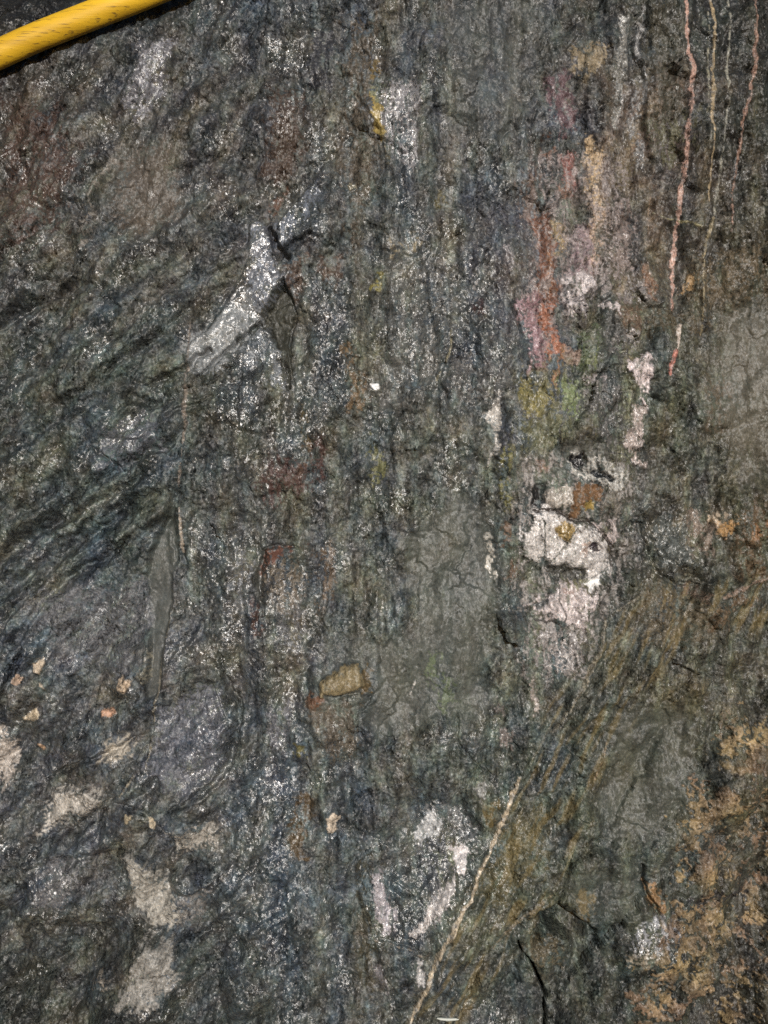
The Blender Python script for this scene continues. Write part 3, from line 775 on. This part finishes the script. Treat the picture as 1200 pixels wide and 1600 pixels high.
for pts, a in [([(1110, 1235), (1130, 1222), (1142, 1230), (1135, 1262), (1112, 1265)], .95),
               ([(1092, 1340), (1112, 1345), (1115, 1360), (1124, 1372), (1100, 1388), (1082, 1380)], .95),
               ([(1125, 1180), (1165, 1185), (1170, 1195), (1135, 1195)], .9),
               ([(1070, 1460), (1080, 1465), (1095, 1490), (1085, 1490)], .9),
               ([(1118, 1325), (1132, 1330), (1128, 1340)], .9)]:
    sl, m, _ = blob(pts, 4, 1.4)
    cm[sl] = np.maximum(cm[sl], m * a)
tone = (0.5 + 1.1 * noise(60, 113))[..., None].clip(0, 1)
cc = (lin((124, 108, 78)) * tone + lin((104, 86, 70)) * (1 - tone)) * np.exp(0.3 * P3 + 0.25 * P4 + 0.6 * noise(30, 114))[..., None]
cop = (0.72 + 0.5 * noise(38, 117)).clip(0.25, 0.95) * cm
C[...] = C * (1 - cop[..., None]) + cc * cop[..., None]
H += cm * 1.6
GLOSS *= (1 - 0.8 * cm)
LABEL[cm > 0.5] = piece('mineral_crust', 'flaking tan crust scattered over the dark rock', 'stuff')
dk = sm(0.1, 0.4, noise(30, 115) - 0.6 * cm) * (crust_zone > 0.3) * (1 - cm)
C *= (1 - 0.35 * dk)[..., None]

# small pale chips and stones
def chip(pts, col, name, label, lift=3, soft=2.5, warp=0.8, sp=0.15, dome=5):
    mk = blob(pts, soft, warp)
    a = paint(mk, col, .95, sp)
    H[mk[0]] += mk[1] * lift + np.minimum(mk[2].clip(0), dome) * 0.3
    assign(mk[0], mk[1], piece(name, label, None, 'quartz'))
chip([(504,1062),(538,1036),(557,1033),(567,1066),(540,1080),(506,1082)], (116,102,68), 'embedded_stone', 'angular tan stone stuck in the grey clay', 0, 3, .6, .25, 1)
chip([(508,1272),(522,1270),(533,1280),(526,1290),(527,1303),(512,1304),(507,1292)], (176,160,140), 'embedded_stone', 'pale cream chip beside the brown streak')
chip([(52,1028),(66,1022),(68,1032),(58,1048),(50,1044)], (158,142,120), 'embedded_stone', 'pale chip nearest the left dark crack')
chip([(22,1062),(30,1046),(38,1052),(30,1064)], (160,134,112), 'embedded_stone', 'thin pinkish chip beside the left crack')
chip([(60,1062),(68,1064),(66,1076),(60,1070)], (158,142,120), 'embedded_stone', 'tiny pale chip')
chip([(186,1055),(196,1052),(206,1058),(216,1058),(206,1068),(198,1078),(188,1072)], (164,142,116), 'embedded_stone', 'jagged cream chip beside the clay band')
chip([(27,1120),(50,1110),(59,1114),(55,1124),(38,1127)], (172,156,128), 'embedded_stone', 'flat cream chip')
chip([(162,1112),(176,1108),(184,1114),(178,1122),(163,1122)], (164,122,92), 'embedded_stone', 'orange tan chip')
chip([(50,1166),(58,1164),(62,1174),(56,1180)], (146,116,86), 'embedded_stone', 'small round tan chip')
chip([(235,1275),(248,1274),(246,1290),(238,1288)], (160,146,120), 'embedded_stone', 'cream chip among the knobs')
chip([(195,1268),(208,1268),(206,1280),(198,1282)], (150,136,108), 'embedded_stone', 'cream chip above the largest knob')
chip([(580,601),(590,600),(593,607),(584,610)], (215,215,215), 'painted_glint', 'single white glint painted on the rock', 3, 2, .5, 0)  # a glint, put into the colour of a small raised spot
chip([(543,292),(558,291),(561,300),(545,303)], (124,118,98), 'embedded_stone', 'dull cream pebble', 2)

# veins
def vein(pts, w, col, label, lift=1.6, sp=0.25, op=.92, gap=0.0, warp=0.25, thr=0.5):
    sl, m, side, d = stroke(pts, w, 1.3, warp)
    m = 1 - sm(0, 1, (d + 0.2 + (0.8 + w * 0.45) * noise(11, 122, None, 1, X[sl], Y[sl]) + 1.3 + w * noise(30, 123, None, 1, X[sl], Y[sl]) * 0.3) / 2.6)
    if gap:
        m = m * sm(-0.55, -0.2, noise(22, 120, None, 1, X[sl], Y[sl]) + (1 - gap) * 0.5)
    a = paint((sl, m), tuple(c_ * 1.06 for c_ in col), op, sp * 0.8, 0.58)
    H[sl] += m * lift
    bars = noise(4.0, 121, 20, 2.5, X[sl], Y[sl])        # crystal bars across the vein
    H[sl] += m * bars * 0.9
    C[sl] *= np.exp(0.35 * m * bars + 0.35 * m * noise(14, 124, None, 1, X[sl], Y[sl]))[..., None]
    pal = (m * sm(0.1, 0.6, noise(8, 125, None, 1, X[sl], Y[sl])) * 0.5)[..., None]
    C[sl] = C[sl] * (1 - pal) + (C[sl].mean(-1, keepdims=True) * 1.25) * pal
    assign(sl, m, piece('calcite_vein', label, None, 'quartz'), thr)
TOP = -60
vein([(1071,TOP,2.5),(1073,0,2.5),(1076,60,3),(1079,110,4),(1080,145,3.5),(1076,180,2),(1072,210,3.5),(1068,250,3.5),(1066,300,4),(1062,350,3.5),(1060,400,3.5),(1057,440,3),(1055,478,2.5)], 3, (156,112,92), 'salmon pink vein, the thickest of the upright ones', 2, .35)
vein([(1066,508,3),(1063,530,3.5),(1060,544,3)], 3, (160,144,130), 'cream end of the broken pink vein', 2, .2)
vein([(1059,544,3.5),(1052,552,4.5),(1050,565,3),(1044,590,2)], 3, (176,90,66), 'brick red lower tip of the vein', 2, .2)
vein([(1122,TOP,2),(1121,0,2.5),(1118,50,2.5),(1117,85,2.5),(1113,130,3),(1109,160,3.2),(1107,180,3),(1112,205,2),(1112,250,1.3),(1112,320,1)], 2, (138,116,72), 'ochre vein with a kink', 1.5, .3)
vein([(1111,10,1),(1108,70,1),(1106,120,1.2),(1101,190,1)], 1, (112,108,84), 'hairline vein beside the ochre one', 1, .35)
vein([(1147,TOP,1),(1146,0,1.2),(1147,40,1.2),(1142,80,1.4),(1137,120,1.6),(1131,170,1.3),(1129,220,1.3),(1126,290,2),(1122,330,1.6)], 1.4, (124,122,106), 'thin grey white vein', 1.2, .25)
vein([(1118,335,1.6),(1110,370,3),(1105,395,2.5),(1101,430,1.2),(1100,520,1)], 2, (124,110,72), 'olive lower branch', 1.2, .35)
vein([(1190,TOP,2),(1187,20,2.2),(1184,60,3),(1178,110,3),(1172,150,3),(1163,180,3),(1158,220,2.6),(1151,270,2.2),(1148,320,1.6),(1144,360,1.2)], 2.5, (130,92,70), 'brown pink vein nearest the right edge', 1.6, .35)
vein([(1025,330,1),(1060,338,1.5),(1080,344,2.5),(1100,350,1)], 2, (112,104,58), 'short olive vein crossing the pink one', 1.4, .3)
vein([(1018,300,1),(1016,420,1.2),(1020,470,1.2)], 1.2, (110,86,60), 'faint rusty hairline', 1, .4, .8)
vein([(812,1214,2.5),(803,1240,3.5),(795,1262,3.5),(785,1290,3.5),(776,1308,3.5),(762,1335,3),(752,1358,3),(742,1385,3),(733,1405,3),(722,1422,3.5),(708,1448,4),(694,1470,4),(682,1492,3.2),(672,1515,3.5),(664,1540,3.2),(655,1568,3),(646,1592,3),(632,1640,3)], 3, (150,132,100), 'long slanting cream vein along the slab', 2.4, .2)
vein([(858,1392,1.5),(838,1412,2.5),(815,1430,3),(790,1452,2.5),(768,1480,2)], 2, (112,98,66), 'short rusty vein below the long one', 1.5, .4, .8)
vein([(944,968,2.5),(938,1000,3),(932,1020,3.5),(918,1055,3),(905,1085,4),(895,1105,2),(872,1135,2.5),(862,1145,1)], 3, (118,110,88), 'faded vein running down from the quartz', 1.5, .45, .75)
vein([(1010,925,1.5),(990,938,2),(965,955,1.5)], 2, (112,104,84), 'thin rim vein', 1.2, .4, .75)
vein([(1200,905,3),(1170,915,3),(1150,925,4),(1130,935,3)], 3, (122,94,72), 'rusty rim vein', 1.5, .4, .75)
vein([(947,1160,1),(940,1190,1.2),(928,1215,1.5)], 1.2, (132,106,66), 'short tan thread', 1, .4, .8)
vein([(268,950,1.2),(262,1010,2),(256,1040,2.5),(250,1080,2),(245,1110,2),(240,1160,1.6),(235,1205,1.2)], 2, (116,108,88), 'thin tan thread beside the clay band', 1.5, .35, .85)
vein([(216,1205,1.5),(203,1222,1.5),(190,1240,1)], 1.5, (122,110,84), 'short bent thread', 1.2, .3, .8)
vein([(299,500,2),(298,560,2),(295,600,2.5),(295,640,3.5),(298,665,3.5),(292,700,1.5),(284,760,1.5)], 2, (112,98,84), 'pale brown thread in the folded rock', 1.5, .4, .7)
vein([(283,795,2),(284,830,3),(286,855,4),(288,862,2)], 3, (136,120,100), 'short cream thread', 1.4, .4, .8)
vein([(703,520,1.2),(702,550,1.6),(692,575,1.2),(680,598,1.8)], 1.4, (116,110,80), 'small hooked olive thread', 1.2, .25, .85)
vein([(520,1455,1),(560,1458,1.2),(640,1480,1),(655,1487,1.6),(668,1487,1)], 1, (108,96,78), 'hairline crossing to the long vein', .6, .45, .7)
vein([(640,1085,1),(645,1075,1.5),(650,1060,1)], 1, (150,146,140), 'tiny white dashes', 1, .4, .8)

# the black crack is a real gap
# ------------------------------------------------------------------ build the meshes
VX = ((X - 600) * S).ravel(); VZ = ((800 - Y) * S).ravel()
VY = (-H * S).ravel()
V = np.stack([VX, VY, VZ], 1).astype(np.float32)
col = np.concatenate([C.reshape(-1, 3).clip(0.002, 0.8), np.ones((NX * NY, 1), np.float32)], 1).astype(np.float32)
gl = GLOSS.ravel().astype(np.float32)
cl = CALM.ravel().astype(np.float32)

# majority cleaning of the piece map so that borders are not single specks
QL = LABEL[:-1, :-1]
jj, ii = np.meshgrid(np.arange(NY - 1), np.arange(NX - 1), indexing='ij')
q0 = jj * NX + ii
quads = np.stack([q0, q0 + NX, q0 + NX + 1, q0 + 1], -1).reshape(-1, 4).astype(np.int32)
ql = QL.ravel()

# ---- materials
def rock_material(name, spec, bump_d, plate, gloss_rough, dull_rough):
    m = bpy.data.materials.new(name)
    m.use_nodes = True
    n, l = m.node_tree.nodes, m.node_tree.links
    bs = n['Principled BSDF']
    tc = n.new('ShaderNodeTexCoord')
    at = n.new('ShaderNodeAttribute'); at.attribute_name = 'mineral_and_shade'
    ag = n.new('ShaderNodeAttribute'); ag.attribute_name = 'wetness'
    ac = n.new('ShaderNodeAttribute'); ac.attribute_name = 'mud'
    def nz(scale, detail, stretch=(1, 1, 1), rough=0.6):
        mp = n.new('ShaderNodeMapping'); mp.inputs['Scale'].default_value = stretch
        t = n.new('ShaderNodeTexNoise'); t.inputs['Scale'].default_value = scale
        t.inputs['Detail'].default_value = detail; t.inputs['Roughness'].default_value = rough
        l.new(tc.outputs['Object'], mp.inputs[0]); l.new(mp.outputs[0], t.inputs['Vector'])
        return t
    def mth(op, a, b):
        x = n.new('ShaderNodeMath'); x.operation = op
        for k, v in enumerate((a, b)):
            if isinstance(v, (int, float)): x.inputs[k].default_value = v
            else: l.new(v, x.inputs[k])
        return x.outputs[0]
    # grain of the minerals
    g1 = nz(420, 2)
    g2 = nz(190, 3, (1, 1, 0.45))
    f = mth('MULTIPLY_ADD', g1.outputs['Fac'], 1.5); f.node.inputs[2].default_value = 0.25
    f2 = mth('MULTIPLY_ADD', g2.outputs['Fac'], 1.1); f2.node.inputs[2].default_value = 0.45
    ff = mth('MULTIPLY', f, f2)
    inv = mth('SUBTRACT', 1.0, mth('MULTIPLY', ac.outputs['Fac'], 0.5))
    fv = mth('MULTIPLY_ADD', mth('SUBTRACT', ff, 1.0), inv); fv.node.inputs[2].default_value = 1.0
    mul = n.new('ShaderNodeVectorMath'); mul.operation = 'SCALE'
    l.new(at.outputs['Color'], mul.inputs[0]); l.new(fv, mul.inputs['Scale'])
    l.new(mul.outputs[0], bs.inputs['Base Color'])
    # wetness
    gw = nz(70, 4)
    wet = mth('MULTIPLY_ADD', mth('SUBTRACT', gw.outputs['Fac'], 0.5), 1.6); l.new(mth('SUBTRACT', ag.outputs['Fac'], mth('MULTIPLY', ac.outputs['Fac'], 0.35)), wet.node.inputs[2])
    wet.node.use_clamp = True
    r = n.new('ShaderNodeMapRange'); l.new(wet, r.inputs['Value'])
    r.inputs['To Min'].default_value = dull_rough; r.inputs['To Max'].default_value = gloss_rough
    l.new(r.outputs[0], bs.inputs['Roughness'])
    sp = n.new('ShaderNodeMapRange'); l.new(wet, sp.inputs['Value'])
    sp.inputs['To Min'].default_value = spec * 0.6; sp.inputs['To Max'].default_value = spec * 1.6
    l.new(sp.outputs[0], bs.inputs['Specular IOR Level'])
    # fine relief
    b1 = nz(520, 3, (1, 1, 0.6)); b2 = nz(230, 3, (1, 1, 0.5))
    hs = mth('ADD', mth('MULTIPLY', b1.outputs['Fac'], 0.45), b2.outputs['Fac'])
    bp = n.new('ShaderNodeBump'); bp.inputs['Distance'].default_value = bump_d
    l.new(hs, bp.inputs['Height'])
    def plates(scale, stretch, amp):
        mp = n.new('ShaderNodeMapping'); mp.inputs['Scale'].default_value = stretch
        wv = n.new('ShaderNodeVectorMath'); wv.operation = 'MULTIPLY_ADD'
        wv.inputs[1].default_value = (0.004, 0.004, 0.004)
        l.new(g2.outputs['Color'], wv.inputs[0]); l.new(tc.outputs['Object'], wv.inputs[2])
        vo = n.new('ShaderNodeTexVoronoi'); vo.inputs['Scale'].default_value = scale
        l.new(wv.outputs[0], mp.inputs[0]); l.new(mp.outputs[0], vo.inputs['Vector'])
        sb = n.new('ShaderNodeVectorMath'); sb.operation = 'SUBTRACT'; sb.inputs[1].default_value = (0.5, 0.5, 0.5)
        l.new(vo.outputs['Color'], sb.inputs[0])
        sc = n.new('ShaderNodeVectorMath'); sc.operation = 'SCALE'; sc.inputs['Scale'].default_value = amp
        l.new(sb.outputs[0], sc.inputs[0])
        return sc.outputs[0]
    pa = n.new('ShaderNodeVectorMath'); pa.operation = 'ADD'
    l.new(plates(430, (1, 1, 0.8), plate * 1.0), pa.inputs[0]); l.new(plates(150, (1, 1, 0.75), plate * 0.7), pa.inputs[1])
    ps = n.new('ShaderNodeVectorMath'); ps.operation = 'SCALE'
    l.new(pa.outputs[0], ps.inputs[0]); gv = nz(22, 3)
    pv = mth('MULTIPLY_ADD', gv.outputs['Fac'], 2.6); pv.node.inputs[2].default_value = -0.35; pv.node.use_clamp = False
    l.new(mth('MULTIPLY', pv, mth('SUBTRACT', 1.0, mth('MULTIPLY', ac.outputs['Fac'], 0.75))), ps.inputs['Scale'])
    pn = n.new('ShaderNodeVectorMath'); pn.operation = 'ADD'
    l.new(bp.outputs[0], pn.inputs[0]); l.new(ps.outputs[0], pn.inputs[1])
    nn = n.new('ShaderNodeVectorMath'); nn.operation = 'NORMALIZE'
    l.new(pn.outputs[0], nn.inputs[0])
    l.new(mth('SUBTRACT', 1.0, mth('MULTIPLY', ac.outputs['Fac'], 0.7)), bp.inputs['Strength'])
    l.new(nn.outputs[0], bs.inputs['Normal'])
    # film of water
    l.new(nn.outputs[0], bs.inputs['Coat Normal'])
    cw = n.new('ShaderNodeMapRange'); l.new(wet, cw.inputs['Value'])
    cw.inputs['To Min'].default_value = 0.03; cw.inputs['To Max'].default_value = 0.85
    l.new(cw.outputs[0], bs.inputs['Coat Weight'])
    bs.inputs['Coat Roughness'].default_value = 0.19
    return m
MAT = {'rock': rock_material('wet schist', 0.6, 0.0014, 0.68, 0.27, 0.50),
       'quartz': rock_material('vein quartz', 0.6, 0.0014, 0.7, 0.28, 0.45)}

root = bpy.data.objects.new('rock_face', None)
scene.collection.objects.link(root)
root['kind'] = 'structure'
root['label'] = 'dark wet rock face with veins, stains and white quartz filling the picture'

def build(name, faces, mat, label, kind):
    used = np.zeros(NX * NY, bool)
    used[faces.ravel()] = True
    idx = np.nonzero(used)[0]
    remap = np.full(NX * NY, -1, np.int32)
    remap[idx] = np.arange(len(idx))
    f = remap[faces]
    me = bpy.data.meshes.new(name)
    me.vertices.add(len(idx)); me.vertices.foreach_set('co', V[idx].ravel())
    me.loops.add(f.size); me.loops.foreach_set('vertex_index', f.ravel())
    me.polygons.add(len(f))
    me.polygons.foreach_set('loop_start', np.arange(0, f.size, 4, dtype=np.int32))
    me.polygons.foreach_set('use_smooth', np.ones(len(f), bool))
    a = me.attributes.new('mineral_and_shade', 'FLOAT_COLOR', 'POINT'); a.data.foreach_set('color', col[idx].ravel())
    a = me.attributes.new('wetness', 'FLOAT', 'POINT'); a.data.foreach_set('value', gl[idx])
    a = me.attributes.new('mud', 'FLOAT', 'POINT'); a.data.foreach_set('value', cl[idx])
    me.update(calc_edges=True)
    me.materials.append(MAT[mat])
    o = bpy.data.objects.new(name, me)
    scene.collection.objects.link(o)
    o.parent = root
    if label: o['label'] = label
    if kind: o['kind'] = kind
    return o

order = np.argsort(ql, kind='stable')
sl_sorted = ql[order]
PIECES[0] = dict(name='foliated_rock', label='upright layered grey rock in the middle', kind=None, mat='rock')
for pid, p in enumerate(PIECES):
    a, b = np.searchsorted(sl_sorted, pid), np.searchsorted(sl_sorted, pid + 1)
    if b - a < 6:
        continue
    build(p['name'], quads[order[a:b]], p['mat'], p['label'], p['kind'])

# ------------------------------------------------------------------ yellow hose
def simple_mat(name):
    m = bpy.data.materials.new(name); m.use_nodes = True
    return m, m.node_tree.nodes, m.node_tree.links, m.node_tree.nodes['Principled BSDF']
m, n, l, bs = simple_mat('scuffed yellow rubber')
tc = n.new('ShaderNodeTexCoord')
mp = n.new('ShaderNodeMapping'); mp.inputs['Rotation'].default_value = (0, math.radians(21), 0); mp.inputs['Scale'].default_value = (0.10, 1, 1.6)
nt = n.new('ShaderNodeTexNoise'); nt.inputs['Scale'].default_value = 260; nt.inputs['Detail'].default_value = 5
cr = n.new('ShaderNodeValToRGB')
cr.color_ramp.elements[0].position = 0.58; cr.color_ramp.elements[0].color = (0.62, 0.38, 0.02, 1)
cr.color_ramp.elements[1].position = 0.68; cr.color_ramp.elements[1].color = (0.20, 0.12, 0.02, 1)
nt2 = n.new('ShaderNodeTexNoise'); nt2.inputs['Scale'].default_value = 26; nt2.inputs['Detail'].default_value = 4
mx = n.new('ShaderNodeMix'); mx.data_type = 'RGBA'; mx.blend_type = 'MULTIPLY'
cr2 = n.new('ShaderNodeValToRGB')
cr2.color_ramp.elements[0].position = 0.35; cr2.color_ramp.elements[0].color = (0.62, 0.58, 0.6, 1)
cr2.color_ramp.elements[1].position = 0.62; cr2.color_ramp.elements[1].color = (1, 1, 1, 1)
l.new(tc.outputs['Object'], mp.inputs[0]); l.new(mp.outputs[0], nt.inputs['Vector']); l.new(mp.outputs[0], nt2.inputs['Vector'])
l.new(nt.outputs['Fac'], cr.inputs[0]); l.new(nt2.outputs['Fac'], cr2.inputs[0])
mx.inputs[0].default_value = 1.0
l.new(cr.outputs[0], mx.inputs[6]); l.new(cr2.outputs[0], mx.inputs[7]); l.new(mx.outputs[2], bs.inputs['Base Color'])
bs.inputs['Roughness'].default_value = 0.55
bs.inputs['Specular IOR Level'].default_value = 0.3
bp = n.new('ShaderNodeBump'); bp.inputs['Distance'].default_value = 0.001; bp.inputs['Strength'].default_value = 0.4
l.new(nt.outputs['Fac'], bp.inputs['Height']); l.new(bp.outputs[0], bs.inputs['Normal'])

HD = (max(float(H[np.searchsorted(ys, y_), np.searchsorted(xs, x_)]) for x_, y_ in [(x_, 84 - 0.41 * x_ + q) for x_ in range(0, 270, 6) for q in (0, 10, 20)]) + 18) * S
k = (DIST - HD) / DIST
def hp(px, py):
    off = max(0.0, px - 290, -10 - px) * 0.00028        # beyond the frame it swings clear of the rock
    return Vector(((px - 600) * S * k, -HD - off, (800 - py) * S * k))
ctrl = [(-900, 560), (-500, 330), (-200, 180), (0, 84), (60, 57), (120, 33), (200, 2), (280, -30), (420, -80), (700, -170), (1100, -300), (1600, -450), (2100, -600), (2500, -700)]
pts = []
for i in range(1, len(ctrl) - 2):
    p0, p1, p2, p3 = [Vector(c) for c in ctrl[i - 1:i + 3]]
    for t in np.linspace(0, 1, 14, endpoint=False):
        pts.append(0.5 * ((2 * p1) + (-p0 + p2) * t + (2 * p0 - 5 * p1 + 4 * p2 - p3) * t * t + (-p0 + 3 * p1 - 3 * p2 + p3) * t ** 3))
path = [hp(p.x, p.y) for p in pts]
R = 21.5 * S * k
import bmesh
bm = bmesh.new()
rings = []
NS = 40
for i, p in enumerate(path):
    t = (path[min(i + 1, len(path) - 1)] - path[max(i - 1, 0)]).normalized()
    u = Vector((0, 1, 0)); v = t.cross(u).normalized()
    outer = [bm.verts.new(p + (u * math.cos(a) + v * math.sin(a)) * R) for a in [2 * math.pi * j / NS for j in range(NS)]]
    inner = [bm.verts.new(p + (u * math.cos(a) + v * math.sin(a)) * R * 0.78) for a in [2 * math.pi * j / NS for j in range(NS)]]
    rings.append((outer, inner))
for (o0, i0), (o1, i1) in zip(rings, rings[1:]):
    for j in range(NS):
        q = (j + 1) % NS
        bm.faces.new((o0[j], o0[q], o1[q], o1[j])); bm.faces.new((i0[q], i0[j], i1[j], i1[q]))
for o0, i0 in (rings[0], rings[-1]):
    for j in range(NS):
        q = (j + 1) % NS
        bm.faces.new((o0[q], o0[j], i0[j], i0[q]))
bmesh.ops.recalc_face_normals(bm, faces=bm.faces)
me = bpy.data.meshes.new('yellow_hose'); bm.to_mesh(me); bm.free()
me.shade_smooth()
me.materials.append(m)
hose = bpy.data.objects.new('yellow_hose', me)
scene.collection.objects.link(hose)
hose['label'] = 'scuffed yellow hose running across the top left corner in front of the rock'
hose['category'] = 'hose'

# ------------------------------------------------------------------ pale splinter caught on the rock
def h_at(px, py):
    return float(H[np.searchsorted(ys, py), np.searchsorted(xs, px)])
hh = max(h_at(x_, 1584) for x_ in (684, 692, 700, 708, 715))
bm = bmesh.new()
secs = []
for t, w in ((0, 0.9), (0.15, 2.2), (0.5, 2.6), (0.85, 2.0), (1, 0.6)):
    px, py = 682 + 34 * t, 1583 + 3 * t + 1.0 * math.sin(t * 5)
    c = Vector(((px - 600) * S, -(hh + 1.6) * S, (800 - py) * S))
    secs.append([bm.verts.new(c + Vector((0, math.cos(a) * w * 0.8, math.sin(a) * w)) * S) for a in [math.pi / 3 * j + 0.3 for j in range(6)]])
for a, b in zip(secs, secs[1:]):
    for j in range(6):
        bm.faces.new((a[j], a[(j + 1) % 6], b[(j + 1) % 6], b[j]))
bm.faces.new(secs[0]); bm.faces.new(secs[-1][::-1])
bmesh.ops.recalc_face_normals(bm, faces=bm.faces)
me = bpy.data.meshes.new('splinter'); bm.to_mesh(me); bm.free()
m, n, l, bs = simple_mat('bleached splinter')
nt = n.new('ShaderNodeTexNoise'); nt.inputs['Scale'].default_value = 300
cr = n.new('ShaderNodeValToRGB'); cr.color_ramp.elements[0].color = (0.22, 0.24, 0.22, 1); cr.color_ramp.elements[1].color = (0.5, 0.52, 0.48, 1)
l.new(nt.outputs['Fac'], cr.inputs[0]); l.new(cr.outputs[0], bs.inputs['Base Color'])
me.materials.append(m)
o = bpy.data.objects.new('splinter', me); scene.collection.objects.link(o)
o['label'] = 'thin whitish splinter lying level on the rock at the bottom edge'
o['category'] = 'splinter'
